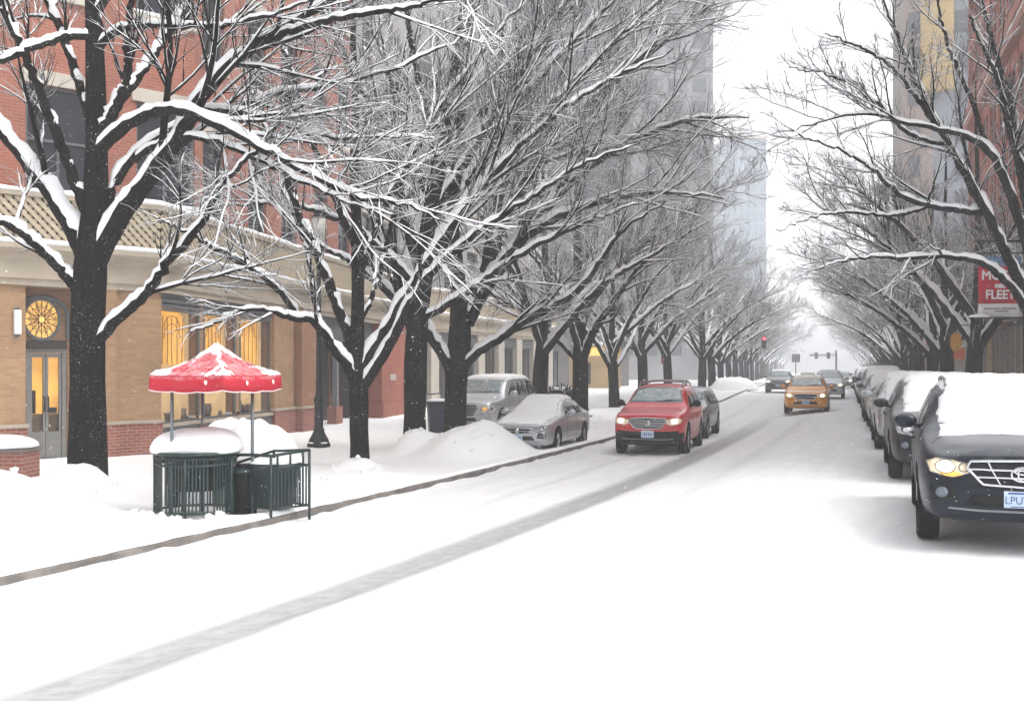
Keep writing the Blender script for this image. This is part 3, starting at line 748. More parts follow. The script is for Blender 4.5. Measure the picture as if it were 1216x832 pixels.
block('glass_tower', 'pale blue glass tower fading in the snow haze at the end of the street', 41.6, 49.7, 200, 216, 46.5, mat('blue_grey_panel', (.30, .34, .39), .6, var=.1, vscale=.2), mat('blue_glass', (.25, .29, .34), .4), 6, 16, side='r')

# ------------------------------------------------------------------ right side buildings
r1 = Seg((8.6 + .326 * 14, 14), (8.6 + .326 * 71.5, 71.5), flip=True); RO = (22, 45, 0)
rb = thing('red_brick_building', 'tall red brick building with stone band courses along the right sidewalk', 'building', RO)
def rp(m, name, mats, parent=None, **k): return m.build(name, mats, parent or rb, org=RO, **k)
holes = []; nb = 17; bw = r1.L / nb; rowsz = [(6.3, 9.3), (10.6, 13.4), (14.6, 17.2), (20.6, 23.4), (24.6, 27.2)]
for k in range(nb):
    for c, d in rowsz:
        for q in (.30, .70):
            holes.append((k * bw + bw * q - .60, k * bw + bw * q + .60, c, d))
m = MB(); r1.wall(m, 0, r1.L, 4.6, 29, holes, 0, .07); rp(m, 'wall', REDB2, uv=True)
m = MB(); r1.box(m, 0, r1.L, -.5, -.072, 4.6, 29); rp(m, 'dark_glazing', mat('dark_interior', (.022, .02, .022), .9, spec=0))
m = MB()
for k in range(nb + 1): r1.box(m, max(0, k * bw - .32), min(r1.L, k * bw + .32), .002, .05, 4.9, 17.9); r1.box(m, max(0, k * bw - .3), min(r1.L, k * bw + .3), .002, .04, 19.8, 28.6)
rp(m, 'pilaster', REDB2, uv=True)
m = MB(); r1.box(m, 0, r1.L, .002, .45, 18.0, 18.5); r1.box(m, 0, r1.L, .002, .3, 19.2, 19.6); r1.box(m, -.1, r1.L + .1, -.6, .6, 29, 29.6)
rp(m, 'band_course', mat('red_stone', (.36, .15, .10), .8, var=.1))
m = MB(); r1.box(m, 0, r1.L, .03, .44, 18.502, 18.62); rp(m, 'band_snow', SNOW_SOFT)
for a, b, c, d in holes:
    y = r1.p(a, 0, 0).y
    if y < 44 or c > 20 and y < 50: continue
    m = MB(); r1.box(m, a, b, -.068, -.04, (c + d) / 2 - .04, (c + d) / 2 + .04); r1.box(m, (a + b) / 2 - .03, (a + b) / 2 + .03, -.066, -.045, c, d)
    r1.box(m, a - .06, b + .06, -.05, .08, c - .14, c - .003)
    rp(m, 'window', mat('window_trim', (.25, .2, .17), .6))
m = MB(); e = r1.p(r1.L, 0, 0); f_ = e + Vector((16, -5, 0)); m.add([(e.x, e.y, -.2), (f_.x, f_.y, -.2), (f_.x, f_.y, 29), (e.x, e.y, 29)], [(0, 1, 2, 3)]); rp(m, 'end_wall', REDB2, uv=True)
# storefront
m = MB(); r1.box(m, 0, r1.L, -.3, -.2, 0, 4.6); rp(m, 'shop_wall', mat('shop_dark', (.07, .055, .05), .7, var=.4, vscale=1.))
for k in range(nb * 2 + 1):
    q = k * bw / 2; y = r1.p(min(q, r1.L), 0, 0).y
    if y < 34: continue
    m = MB(); r1.box(m, max(0, q - .16), min(r1.L, q + .16), -.19, .12, -.1, 3.85); rp(m, 'shop_pier', mat('shop_stone', (.34, .28, .22), .8, var=.2))
m = MB(); r1.box(m, 0, r1.L, -.19, .25, 4.2, 4.61); rp(m, 'shop_cornice', STONE)
sgn0, sgn1 = r1.s_of(1205), r1.s_of(1155)
m = MB(); r1.box(m, sgn0, sgn1, .13, .5, r1.z_of((sgn0 + sgn1) / 2, 394), r1.z_of((sgn0 + sgn1) / 2, 379)); 
sg_ = rp(m, 'sign_board', mat('brown_sign', (.16, .045, .03), .6, var=.4, vscale=3))
m = MB(); r1.box(m, sgn0, sgn1, .1, .56, r1.z_of((sgn0 + sgn1) / 2, 379) + .004, r1.z_of((sgn0 + sgn1) / 2, 379) + .14); rp(m, 'sign_snow', SNOW_SOFT, sg_)
q = r1.s_of(1177); m = MB(); r1.box(m, q - .45, q + .45, -.198, -.15, 1.4, 3.6); rp(m, 'lit_window', mat('yellow_lit', (.7, .5, .1), .6, emit=.3, ecol=(1, .7, .12)))

# building beyond, with a yellow panel
yo = (37.3, 98, 0); yb = thing('panelled_tower', 'blue grey tower with a tall yellow panel rising behind the right trees', 'building', yo, -math.atan(.326))
m = MB(); m.box((38.7, 108, 27), (2.8, 20, 55)); m.build('wall', mat('pink_brown', (.30, .25, .23), .85, var=.15, vscale=.3), yb, org=yo)
m = MB(); m.box((45.5, 109, 27), (10.8, 20.5, 55)); m.build('wall', mat('bluegrey_wall', (.25, .29, .34), .7, var=.15, vscale=.3), yb, org=yo)
m = MB(); zlo = CAM_H + (437 - 112) / F * 98; m.box((40.4, 97.8, (zlo + 54.5) / 2), (2.9, .9, 54.5 - zlo)); m.build('yellow_panel', mat('yellow_cladding', (.46, .34, .15), .7, var=.12, vscale=.4), yb, org=yo)
m = MB()
for j in range(15):
    for i in range(4): m.box((42.8 + i * 2.4, 98.68, 4 + j * 3.4), (1.5, .12, 2.1))
    m.box((38.4, 97.96, 4 + j * 3.4), (1.1, .12, 2.1))
m.build('window', GW2, yb, org=yo)['kind'] = 'stuff'
m = MB()
for j in range(15):
    if 2.3 + j * 3.4 > zlo: m.box((40.4, 97.33, 2.3 + j * 3.4), (2.9, .06, .12))
m.build('panel_seam', STONE, yb, org=yo)['kind'] = 'stuff'
# small shop with an orange awning between the brick building and the tower
oo = (34, 80, 0); osb = thing('awning_shop', 'two storey shop with an orange awning beyond the red brick building', 'shop', oo)
r2 = Seg((8.6 + .326 * 73, 73), (8.6 + .326 * 96, 96), flip=True)
m = MB(); r2.box(m, 0, r2.L, -6, 0, -.2, 9); m.build('wall', mat('pale_shop', (.36, .32, .26), .8, var=.15), osb, org=oo)
m = MB(); q0, q1 = 1.0, 9.0
c = [r2.p(q0, .01, 3.3), r2.p(q1, .01, 3.3), r2.p(q1, 1.3, 2.7), r2.p(q0, 1.3, 2.7), r2.p(q1, 1.3, 2.4), r2.p(q0, 1.3, 2.4), r2.p(q0, .01, 2.4), r2.p(q1, .01, 2.4)]
m.add(c, [(0, 1, 2, 3), (3, 2, 4, 5), (0, 3, 5, 6), (1, 7, 4, 2)]); m.build('awning', mat('orange_cloth', (.75, .13, .03), .8), osb, org=oo)
m = MB(); c = [r2.p(q0, .01, 3.42), r2.p(q1, .01, 3.42), r2.p(q1, .9, 3.0), r2.p(q0, .9, 3.0), r2.p(q0, .01, 3.31), r2.p(q1, .01, 3.31), r2.p(q1, .9, 2.9), r2.p(q0, .9, 2.9)]
m.add(c, [(0, 1, 2, 3), (3, 2, 6, 7), (0, 3, 7, 4), (1, 5, 6, 2)]); m.build('awning_snow', SNOW_SOFT, osb, org=oo)
m = MB()
for k in range(8): r2.box(m, .8 + k * 2.8, 2.4 + k * 2.8, .002, .06, 4.6, 7.2)
m.build('window', DGLASS, osb, org=oo)['kind'] = 'stuff'
m = MB(); r2.box(m, 2, 4.2, .003, .3, 4.0, 5.6); m.build('yellow_sign', mat('olive_sign', (.30, .27, .05), .6), osb, org=oo)
# ------------------------------------------------------------------ trees
def resample(P, Rr, n):
    P = np.asarray(P, float); Rr = np.asarray(Rr, float)
    d = np.concatenate([[0], np.cumsum(np.linalg.norm(np.diff(P, axis=0), axis=1))])
    # Catmull-Rom like smoothing through dense linear + moving average
    t = np.linspace(0, d[-1], n * 4)
    Q = np.stack([np.interp(t, d, P[:, i]) for i in range(3)], 1); r = np.interp(t, d, Rr)
    k = max(3, int(n * 4 / max(len(P) - 1, 2) * 1.25) | 1); k = min(k, n * 2 - 1)
    ker = np.ones(k) / k; pad = k // 2
    Qp = np.concatenate([Q[0] + (Q[0] - Q[1:pad + 1])[::-1], Q, Q[-1] + (Q[-1] - Q[-pad - 1:-1])[::-1]])
    Q2 = np.stack([np.convolve(Qp[:, i], ker, 'valid') for i in range(3)], 1)
    Q2[0] = Q[0]
    ii = np.linspace(0, n * 4 - 1, n).astype(int)
    return Q2[ii], r[ii]

def nrm(a): return a / np.maximum(np.linalg.norm(a, axis=-1, keepdims=True), 1e-9)

def grow(P, Rr, g, count, lo, hi, ang, n, rr, rtip, tmin=.2, tmax=1., up=.1, grav=0., wob=.12, zmin=None, out=None, abslen=None):
    """children of every parent path; all arrays; P (k,n,3), Rr (k,n)"""
    k, m_, _ = P.shape
    seg = np.linalg.norm(np.diff(P, axis=1), axis=2); L = seg.sum(1)
    cnt = count if isinstance(count, np.ndarray) else np.maximum(1, (count * (L / L.mean()) ** .7 + g.random(k)).astype(int)) if k > 1 else np.array([count])
    idx = np.repeat(np.arange(k), cnt); N = len(idx)
    t = g.uniform(tmin, tmax, N) ** .85; f = t * (m_ - 1); i0 = np.minimum(f.astype(int), m_ - 2); fr = (f - i0)[:, None]
    p0 = P[idx, i0] * (1 - fr) + P[idx, i0 + 1] * fr; r0 = Rr[idx, i0] * (1 - fr[:, 0]) + Rr[idx, i0 + 1] * fr[:, 0]
    T = nrm(P[idx, i0 + 1] - P[idx, i0])
    perp = g.normal(size=(N, 3)); perp[:, 2] *= .75; perp = nrm(perp - (perp * T).sum(1, keepdims=True) * T)
    a = np.radians(g.uniform(ang[0], ang[1], N))[:, None]
    d = np.cos(a) * T + np.sin(a) * perp; d[:, 2] += up; 
    if out is not None: d += out
    d = nrm(d)
    ln = (L[idx] * (1 - t * .55) if abslen is None else np.full(N, abslen)) * g.uniform(lo, hi, N); st = (ln / (n - 1))[:, None]
    Q = np.empty((N, n, 3)); Q[:, 0] = p0
    for i in range(1, n):
        d = nrm(d + g.normal(size=(N, 3)) * wob + np.array([0, 0, grav]))
        q = Q[:, i - 1] + d * st
        if zmin is not None:
            low = q[:, 2] < zmin; d[low, 2] = np.abs(d[low, 2]) + .25; d = nrm(d); q[low] = Q[low, i - 1] + d[low] * st[low]
        Q[:, i] = q
    rs = np.minimum(r0 * rr, .3 * ln * .12 + .004); rs = np.maximum(rs, rtip * 1.3)
    tt = np.linspace(0, 1, n)[None]
    RR = rs[:, None] * (1 - tt) ** .9 + rtip * tt
    return Q, RR

def frames(P):
    T = np.gradient(P, axis=1); T = nrm(T)
    ref = np.where(np.abs(T[..., 2:3]) > .92, np.array([1., 0, 0]), np.array([0, 0, 1.]))
    U = nrm(ref - (ref * T).sum(-1, keepdims=True) * T); W = np.cross(T, U)
    return T, U, W

def tubes(P, Rr, n, g=None, rough=0.):
    k, m_, _ = P.shape; T, U, W = frames(P)
    a = np.arange(n) * 2 * math.pi / n
    r = Rr[..., None] * (1 + (g.normal(size=(k, m_, n)) * rough if rough else 0))
    v = P[:, :, None] + (U[:, :, None] * np.cos(a)[:, None] + W[:, :, None] * np.sin(a)[:, None]) * r[..., None]
    base = (np.arange(k) * m_ * n)[:, None, None] + (np.arange(m_ - 1) * n)[None, :, None]; j = np.arange(n); j2 = (j + 1) % n
    f = np.stack([base + j, base + j2, base + n + j2, base + n + j], -1).reshape(-1, 4)
    return v.reshape(-1, 3), f

def ridges(P, Rr, g, amt=1.):
    """snow lying along the upper side of branches"""
    k, m_, _ = P.shape; T = nrm(np.gradient(P, axis=1)); z = np.array([0, 0, 1.])
    U = z - T[..., 2:3] * T; mg = np.linalg.norm(U, axis=-1); U = U / np.maximum(mg, 1e-6)[..., None]; W = np.cross(T, U)
    nz = 1 + .30 * np.sin(np.arange(m_)[None] * 1.1 + g.random((k, 1)) * 6) + .25 * np.sin(np.arange(m_)[None] * .37 + g.random((k, 1)) * 6) + g.normal(size=(k, m_)) * .26
    steep = sst(.22, .6, mg)
    h = (Rr * .55 + .014) * steep * np.clip(nz, .25, 2) * amt; wd = (Rr * (.55 + .42 * steep) + .003 * steep) * (1 + g.normal(size=(k, m_)) * .10)
    C = P + U * (Rr * .30)[..., None]
    H = np.where(steep > .02, Rr * .70 * steep + h, -Rr * .3)
    prof = [(-1, 0.), (-.78, .62), (-.25, 1.), (.25, 1.), (.78, .62), (1, 0.), (0, -.4)]
    v = np.stack([C + W * (wd * a)[..., None] + U * (np.where(b >= 0, H * b, Rr * b))[..., None] for a, b in prof], 2)
    n = len(prof)
    v[:, 0] = P[:, :1] ; v[:, -1] = P[:, -1:]
    base = (np.arange(k) * m_ * n)[:, None, None] + (np.arange(m_ - 1) * n)[None, :, None]; j = np.arange(n); j2 = (j + 1) % n
    f = np.stack([base + j, base + j2, base + n + j2, base + n + j], -1).reshape(-1, 4)
    return v.reshape(-1, 3), f

def merge(parts):
    vs, fs, b = [], [], 0
    for v, f in parts: vs.append(v); fs.append(f + b); b += len(v)
    return np.concatenate(vs), np.concatenate(fs)

def build_tree(name, label, loc, trunk, limbs, seed, l1=11, l2=9, l3=6, group=None, l1len=(.30, .62), rtip=.0028, zmin=2.2, twig_sides=3, snow=1., twig=None):
    """trunk/limbs: lists of (points, radii) local to loc"""
    g = np.random.default_rng(seed); root = thing(name, label, 'tree', loc, 0, group)
    tp, tr = zip(*[resample(p, r, 22) for p, r in trunk]); tP, tR = np.stack(tp), np.stack(tr)
    lp, lr = zip(*[resample(p, r, 48) for p, r in limbs]); lP, lR = np.stack(lp), np.stack(lr)
    wobn = g.normal(size=lP.shape) * .007; wobn[:, 0] = 0; lP = lP + wobn * (1 + np.arange(48) / 22)[None, :, None]
    A, AR = grow(lP, lR, g, l1, *l1len, (20, 48), 10, .5, .006, tmin=.18, up=.12, grav=.015, wob=.085, zmin=zmin)
    Bq, BR = grow(A, AR, g, l2, .35, .75, (20, 50), 7, .5, .004, tmin=.12, up=.06, grav=.01, wob=.11, zmin=zmin)
    Cq, CR = grow(Bq, BR, g, l3,   .4, .9, (20, 52), 5, .7, rtip, tmin=.1, up=.06, wob=.16, zmin=zmin)
    v, f = merge([tubes(tP, tR, 14, g, .035), tubes(lP, lR, 10, g, .03)])
    link('trunk', mesh_np('trunk', v, [f]), BARK, root, True)
    v, f = merge([tubes(A, AR, 6, g, .04), tubes(Bq, BR, 4), tubes(Cq, CR, twig_sides)])
    link('crown', mesh_np('crown', v, [f]), twig or TWIG, root, True)
    v, f = merge([ridges(lP, lR, g, snow), ridges(A, AR, g, .65 * snow), ridges(Bq, BR, g, .3 * snow)])
    link('snow_load', mesh_np('snow_load', v, [f]), SNOW_SOFT, root, True)
    return root

THIN = .88
def traced(loc, Y, pts, drift=0., bow=0.):
    """pixel polyline (x, y, radius px) at trunk depth Y, leaning in depth by drift along its length -> local points, radii"""
    n = len(pts); P, Rr = [], []
    L = np.concatenate([[0], np.cumsum([math.hypot(pts[i + 1][0] - pts[i][0], pts[i + 1][1] - pts[i][1]) for i in range(n - 1)])])
    for i, (x, y, r) in enumerate(pts):
        t = L[i] / max(L[-1], 1e-6); yy = Y + drift * t ** 1.1 + bow * math.sin(t * math.pi)
        P.append(tuple(at(x, y, yy) - Vector(loc))); Rr.append(r / F * yy * THIN)
    return P, Rr

# the big trunk by the doorway, its limbs as they spread in the photograph
Y1 = 16.5; L1 = (-6.85, Y1, zw(-6.85, Y1) - .3)
tr1 = lambda pts, d=0., b=0.: traced(L1, Y1, pts, d, b)
trunk = [tr1([(103, 610, 33), (103, 585, 29), (104, 560, 26), (104, 520, 23.5), (103, 450, 22.5), (104, 380, 22), (106, 330, 23), (109, 300, 20), (113, 262, 17), (114, 200, 15), (115, 150, 13.5), (113, 60, 12), (110, 0, 10), (106, -80, 8), (112, -170, 5), (108, -240, 2)])]
limbs = [
    tr1([(104, 310, 13), (83, 262, 11.5), (50, 215, 10), (20, 178, 9), (0, 152, 8), (-40, 105, 6.5), (-90, 60, 5), (-150, 25, 2)], .9),
    tr1([(100, 355, 9), (85, 335, 8), (75, 322, 7.5), (50, 296, 7), (25, 275, 6.2), (0, 260, 6), (-50, 240, 4.5), (-110, 232, 2)], -1.3),
    tr1([(108, 262, 8), (97, 240, 7.5), (72, 173, 7), (47, 108, 6), (32, 68, 5.5), (7, 22, 5), (-8, -10, 4), (-40, -80, 2)], -.8),
    tr1([(113, 160, 7), (104, 135, 6.5), (86, 72, 6), (72, 29, 5.5), (54, 0, 5), (30, -50, 4), (0, -120, 2)], .9),
    tr1([(114, 170, 8), (125, 150, 7.5), (144, 119, 7), (155, 80, 6), (148, 47, 5), (160, 0, 4), (150, -70, 2)], -1.0),
    tr1([(126, 140, 7), (150, 110, 6.5), (180, 72, 6), (198, 40, 5), (225, 5, 4), (270, -50, 2)], 1.6),
    tr1([(112, 318, 14), (130, 275, 13.5), (162, 231, 12.5), (202, 180, 11), (231, 133, 9.5), (252, 94, 8.5), (306, 50, 7), (360, 20, 5.5), (393, 0, 5), (450, -40, 3.5), (520, -80, 1.5)], -1.2),
    tr1([(250, 97, 6), (306, 52, 5.5), (360, 30, 5), (420, 17, 4.2), (480, 10, 3.2), (560, -5, 1.5)], -2.6),
    tr1([(113, 185, 9), (128, 165, 8.5), (162, 140, 8), (202, 126, 7.8), (231, 133, 7.2), (260, 148, 6.5), (306, 172, 5.6), (342, 191, 5), (375, 212, 4.5), (430, 236, 3.6), (480, 240, 2.5), (530, 265, 1)], -2.4, -.4),
    tr1([(114, 280, 8), (126, 245, 7), (144, 195, 6.5), (173, 173, 6), (216, 144, 5.2), (252, 138, 4.6), (324, 112, 4), (420, 97, 3), (500, 70, 2), (560, 40, 1)], .7),
    tr1([(225, 130, 5), (268, 130, 4.5), (320, 140, 4), (390, 168, 3.2), (450, 160, 2.2), (520, 165, 1)], -1.6),
    tr1([(113, 45, 6), (90, 38, 5.5), (36, 58, 5.2), (0, 72, 4.8), (-40, 85, 3.5), (-100, 80, 2)], -1.9),
    tr1([(113, 60, 6), (125, 42, 5.5), (144, 29, 5), (200, 32, 4), (281, 30, 3.2), (340, 10, 2), (390, -10, 1)], -1.6),
    tr1([(108, 415, 9), (122, 395, 8), (140, 378, 7.5), (173, 350, 7), (202, 306, 6), (228, 280, 5.2), (245, 258, 4.5), (256, 227, 4), (285, 198, 3), (330, 150, 1.6)], -1.5),
    tr1([(160, 190, 5), (185, 165, 4.6), (240, 160, 4.2), (300, 185, 3.6), (360, 215, 3), (420, 245, 2), (470, 255, 1)], -2.2),
    tr1([(112, 20, 6), (140, -30, 5.5), (200, -70, 4.5), (290, -100, 3), (380, -110, 1.5)], -1.0),
    tr1([(111, 0, 6), (80, -60, 5), (20, -120, 3.5), (-60, -160, 1.5)], .8),
]
build_tree('street_tree', 'big black-barked tree in front of the lit doorway with thick snow on its wide limbs', L1, trunk, limbs, 11, l1=7, l2=9, l3=6)

# the low forking tree right of the lamp post
Y2 = 21.0; L2 = (-3.13, Y2, zw(-3.13, Y2) - .15)
tr2 = lambda pts, d=0., b=0.: traced(L2, Y2, pts, d, b)
trunk = [tr2([(428, 566, 15), (427, 550, 13.5), (427, 500, 12.5), (426, 460, 13), (425, 436, 13), (424, 410, 10), (425, 383, 9), (425, 340, 8.5), (424, 270, 7.5), (420, 200, 6.5), (423, 120, 5), (418, 40, 4), (425, -40, 2)])]
limbs = [
    tr2([(424, 455, 9), (414, 434, 8), (393, 410, 6.5), (379, 384, 6), (362, 376, 5.5), (340, 377, 5), (322, 368, 3.6), (299, 363, 3), (252, 384, 2), (222, 396, .8)], -1.8),
    tr2([(352, 377, 4.5), (346, 358, 4.4), (306, 322, 4), (270, 302, 3.4), (231, 280, 2.8), (190, 262, 1.2)], -2.6),
    tr2([(424, 425, 9), (414, 395, 8), (403, 370, 7.5), (392, 340, 7), (372, 290, 6), (352, 250, 5), (335, 190, 3.5), (300, 120, 1.5)], .8),
    tr2([(428, 440, 9), (440, 420, 8.5), (457, 396, 8), (479, 357, 7.5), (495, 330, 7), (520, 290, 6), (550, 250, 5.5), (600, 190, 4.5), (660, 135, 3.5), (720, 95, 2.5), (800, 60, 1)], -1.2),
    tr2([(430, 460, 8), (440, 445, 7.5), (457, 422, 7), (475, 383, 6.5), (498, 344, 6), (520, 312, 5), (560, 280, 4.2), (620, 240, 3.3), (700, 190, 2), (760, 170, .9)], -2.6),
    tr2([(425, 385, 4), (438, 365, 3.8), (447, 340, 3.5), (460, 290, 3), (470, 230, 2.2), (490, 150, 1)], 1.0),
    tr2([(425, 330, 5.5), (445, 270, 5), (480, 200, 4.3), (520, 130, 3.4), (580, 50, 2.4), (640, -20, 1)], .6),
    tr2([(424, 300, 5), (400, 240, 4.5), (370, 170, 3.8), (350, 90, 2.8), (320, 20, 1.4)], -.9),
    tr2([(380, 385, 4), (372, 340, 3.8), (365, 290, 3.2), (340, 240, 2.5), (300, 215, 1.2)], 1.4),
]
build_tree('street_tree', 'low forking tree between the dark lamp post and the red brick pier', L2, trunk, limbs, 12, l1=9, l2=9, l3=7)
Y3 = 24.6; L3 = (-2.33, Y3, zw(-2.33, Y3) - .2)
tr3 = lambda pts, d=0., b=0.: traced(L3, Y3, pts, d, b)
trunk = [tr3([(492, 556, 20), (492, 535, 17), (493, 500, 15), (493, 450, 15), (495, 400, 15), (498, 360, 13.5), (507, 300, 11), (518, 230, 9), (528, 150, 7.5), (545, 50, 5.5), (555, -40, 3), (560, -120, 1.5)])]
limbs = [
    tr3([(494, 410, 7), (485, 385, 6), (476, 350, 5.5), (465, 300, 5), (470, 240, 4), (455, 160, 3), (440, 80, 1.5)], 1.),
    tr3([(497, 380, 6), (515, 371, 5.5), (560, 345, 5), (600, 312, 4.3), (650, 285, 3.5), (700, 262, 2.6), (760, 240, 1)], -2.2),
    tr3([(502, 330, 8), (480, 260, 7), (470, 200, 6), (440, 120, 4.5), (400, 50, 3), (380, -20, 1.5)], .9),
    tr3([(507, 310, 8), (545, 250, 7), (590, 200, 6), (640, 140, 5), (700, 80, 3.8), (760, 20, 2.6), (820, -30, 1)], -1.6),
    tr3([(516, 250, 7), (560, 180, 6), (600, 110, 4.8), (650, 40, 3.5), (690, -30, 2)], .4),
    tr3([(520, 220, 6), (510, 150, 5), (490, 70, 4), (480, -20, 2)], -1.),
    tr3([(500, 350, 6), (460, 300, 5.4), (420, 270, 4.6), (370, 245, 3.6), (310, 240, 2.4), (260, 245, 1)], -2.4),
]
build_tree('street_tree', 'straight tall trunk between the low forking tree and the tree on the ploughed heap', L3, trunk, limbs, 13, l1=10, l2=10, l3=8)
Y4 = 27.0; L4 = (-1.36, Y4, zw(-1.36, Y4) - .2)
tr4 = lambda pts, d=0., b=0.: traced(L4, Y4, pts, d, b)
trunk = [tr4([(540, 540, 19), (540, 520, 17), (541, 480, 15), (543, 430, 15), (546, 395, 16), (549, 370, 13), (540, 310, 10), (536, 250, 8.5), (548, 160, 7), (550, 70, 5), (565, -30, 2.5)])]
limbs = [
    tr4([(548, 400, 11), (560, 370, 10), (575, 330, 9.5), (600, 255, 8.5), (640, 190, 7.5), (700, 120, 6), (745, 85, 5), (780, 55, 4), (820, 25, 2.8), (850, 5, 1)], -1.5),
    tr4([(541, 455, 8), (532, 431, 7.5), (508, 393, 7), (485, 368, 6.5), (460, 345, 6), (435, 325, 5), (400, 300, 3.5), (360, 285, 1.5)], -1.4),
    tr4([(544, 445, 8), (553, 428, 7), (575, 412, 6.5), (600, 398, 6), (633, 375, 5.6), (662, 360, 5), (690, 345, 4.6), (718, 300, 3.6), (740, 270, 2.6), (790, 240, 1)], -2.2),
    tr4([(556, 385, 8), (590, 310, 7), (650, 260, 6), (720, 235, 4.6), (790, 225, 3), (860, 235, 1)], -2.8),
    tr4([(560, 370, 8), (620, 280, 7), (690, 200, 6), (760, 160, 4.6), (830, 135, 3), (890, 140, 1)], -.6),
    tr4([(543, 330, 7), (520, 260, 6), (490, 190, 5), (470, 110, 3.5), (440, 30, 1.5)], 1.),
    tr4([(537, 250, 7), (580, 170, 6), (640, 90, 4.6), (700, 30, 3), (750, -20, 1.5)], 1.2),
    tr4([(575, 330, 7), (585, 260, 6), (610, 180, 5), (640, 90, 4), (660, 0, 2)], 1.6),
]
build_tree('street_tree', 'tree rising out of the ploughed snow heap in front of the silver off-roader', L4, trunk, limbs, 14, l1=11, l2=10, l3=8)

# the tree at the right edge, trunk out of frame, limbs reaching over the parked cars
Y5 = 21.5; L5 = (11.05, Y5, .1)
tr5 = lambda pts, d=0., b=0.: traced(L5, Y5, [(x, y, r * .8) for x, y, r in pts], d, b)
trunk = [tr5([(1236, 540, 20), (1234, 460, 17), (1233, 420, 16), (1230, 370, 16), (1232, 330, 13), (1240, 240, 10), (1245, 150, 8), (1240, 50, 6), (1246, -60, 3)])]
limbs = [
    tr5([(1230, 375, 11), (1214, 340, 10), (1198, 308, 8.5), (1176, 262, 7.5), (1150, 215, 7), (1128, 172, 6), (1106, 138, 5), (1086, 95, 4), (1070, 55, 3), (1050, 0, 1.6)], -.8),
    tr5([(1166, 252, 7), (1140, 250, 6), (1118, 247, 5.6), (1085, 240, 5), (1068, 233, 4.4), (1052, 215, 3.6), (1030, 195, 2.8), (990, 175, 2), (950, 160, 1)], -1.6),
    tr5([(1232, 330, 9), (1216, 280, 8), (1205, 245, 7.5), (1190, 205, 6.5), (1168, 168, 6), (1140, 158, 5), (1112, 152, 4.5), (1085, 148, 4), (1050, 140, 3.2), (1014, 132, 2.6), (960, 150, 1.6), (915, 160, .8)], -1.4),
    tr5([(1178, 180, 5), (1165, 165, 4.6), (1160, 130, 4), (1140, 90, 3.4), (1120, 40, 2.6), (1110, -20, 1.2)], .6),
    tr5([(1110, 148, 4), (1090, 118, 3.6), (1060, 78, 3), (1020, 55, 2.2), (980, 40, 1)], -1.8),
    tr5([(1235, 300, 8), (1212, 215, 7), (1200, 130, 5.5), (1180, 60, 4), (1165, -10, 2)], 1.),
    tr5([(1228, 385, 7), (1190, 320, 6), (1130, 300, 5), (1070, 310, 4), (1020, 300, 2.8), (970, 320, 1)], -2.0),
    tr5([(1240, 240, 7), (1200, 180, 5), (1190, 100, 4), (1150, 20, 2)], -2.),
    tr5([(1130, 172, 4), (1080, 165, 3.6), (1040, 120, 3), (1000, 90, 2.2), (940, 80, 1)], -1.2),
    tr5([(1100, 245, 4), (1060, 260, 3.4), (1020, 250, 2.8), (970, 255, 2), (920, 275, .8)], -2.4),
]
build_tree('street_tree', 'tree at the right edge of the picture whose snowy limbs reach over the parked cars', L5, trunk, limbs, 15, l1=8, l2=7, l3=6, l1len=(.25, .5))

# vase-shaped street trees: a few models, copied down both kerbs
def vase(seed, loc=(0, 0, 0), label='', group=None, nl=7, h0=2.3, H=11, name='street_tree', **kw):
    g = np.random.default_rng(seed); lean = g.uniform(-.15, .15)
    tp = [(0, 0, -.3), (0, 0, 0), (lean * .3, 0, 1.2), (lean, .05, h0), (lean * 1.5, .1, h0 + 1.2), (lean * 1.2, .2, h0 + 3.5), (lean, .1, H * .8), (lean * 1.5, 0, H)]
    rb = .27; tr = [rb * 1.35, rb * 1.12, rb, rb * .95, rb * .6, rb * .42, rb * .2, .02]
    limbs = []
    for k in range(nl):
        az = 2 * math.pi * k / nl + g.uniform(-.35, .35); z = h0 + g.uniform(-.5, 1.3); el = g.uniform(.75, 1.15); ln = g.uniform(6.0, 8.2)
        p = np.array([lean, .05, z]); P = [p]; r0 = g.uniform(.10, .15); n = 9
        for i in range(1, n):
            e = el * (1 - .62 * i / n) + g.normal() * .06; az += g.normal() * .09
            p = p + np.array([math.cos(az) * math.cos(e), math.sin(az) * math.cos(e), math.sin(e)]) * ln / (n - 1); P.append(p)
        limbs.append(([tuple(q) for q in P], list(r0 * (1 - np.linspace(0, 1, n)) ** .8 + .008)))
    return build_tree(name, label, loc, [(tp, tr)], limbs, seed + 50, group=group, **kw)
PROTO = []
def far_tree(x, y, label, group, seed, scale=1., sides='l'):
    z = (zw(x, y) if sides == 'l' else .14) - .1
    k = seed % 4
    if len(PROTO) < 4:
        t = vase(100 + len(PROTO), label=label, group=group, l1=12, l2=11, l3=8, zmin=2.4, twig=HAZETWIG); PROTO.append(t)
    else: t = copy_tree(PROTO[k])
    t.location = (x, y, z); rr = random.Random(seed); t.rotation_euler = (0, 0, rr.uniform(0, 6.28)); t.scale = (scale,) * 3
    t['label'] = label; t['group'] = group
    return t
LG, RG = 'bare snowy trees along the left sidewalk', 'bare snowy trees along the right sidewalk'
spots = [(.95, 36.2, 'slim forked trunk directly behind the roof of the silver sedan', 1.0),
         (2.5, 38.0, 'thick dark trunk between the silver sedan and the red off-roader', 1.1),
         (5.0, 50, 'thin trunk beside the tan shop, left of the red off-roader roof', .95),
         (7.3, 57, 'first grey trunk above the roof rack of the red off-roader', 1.05),
         (9.6, 63, 'second grey trunk above the roof rack of the red off-roader', 1.0)]
for i, (x, y, lb, sc) in enumerate(spots): far_tree(x, y, lb, LG, i, sc)
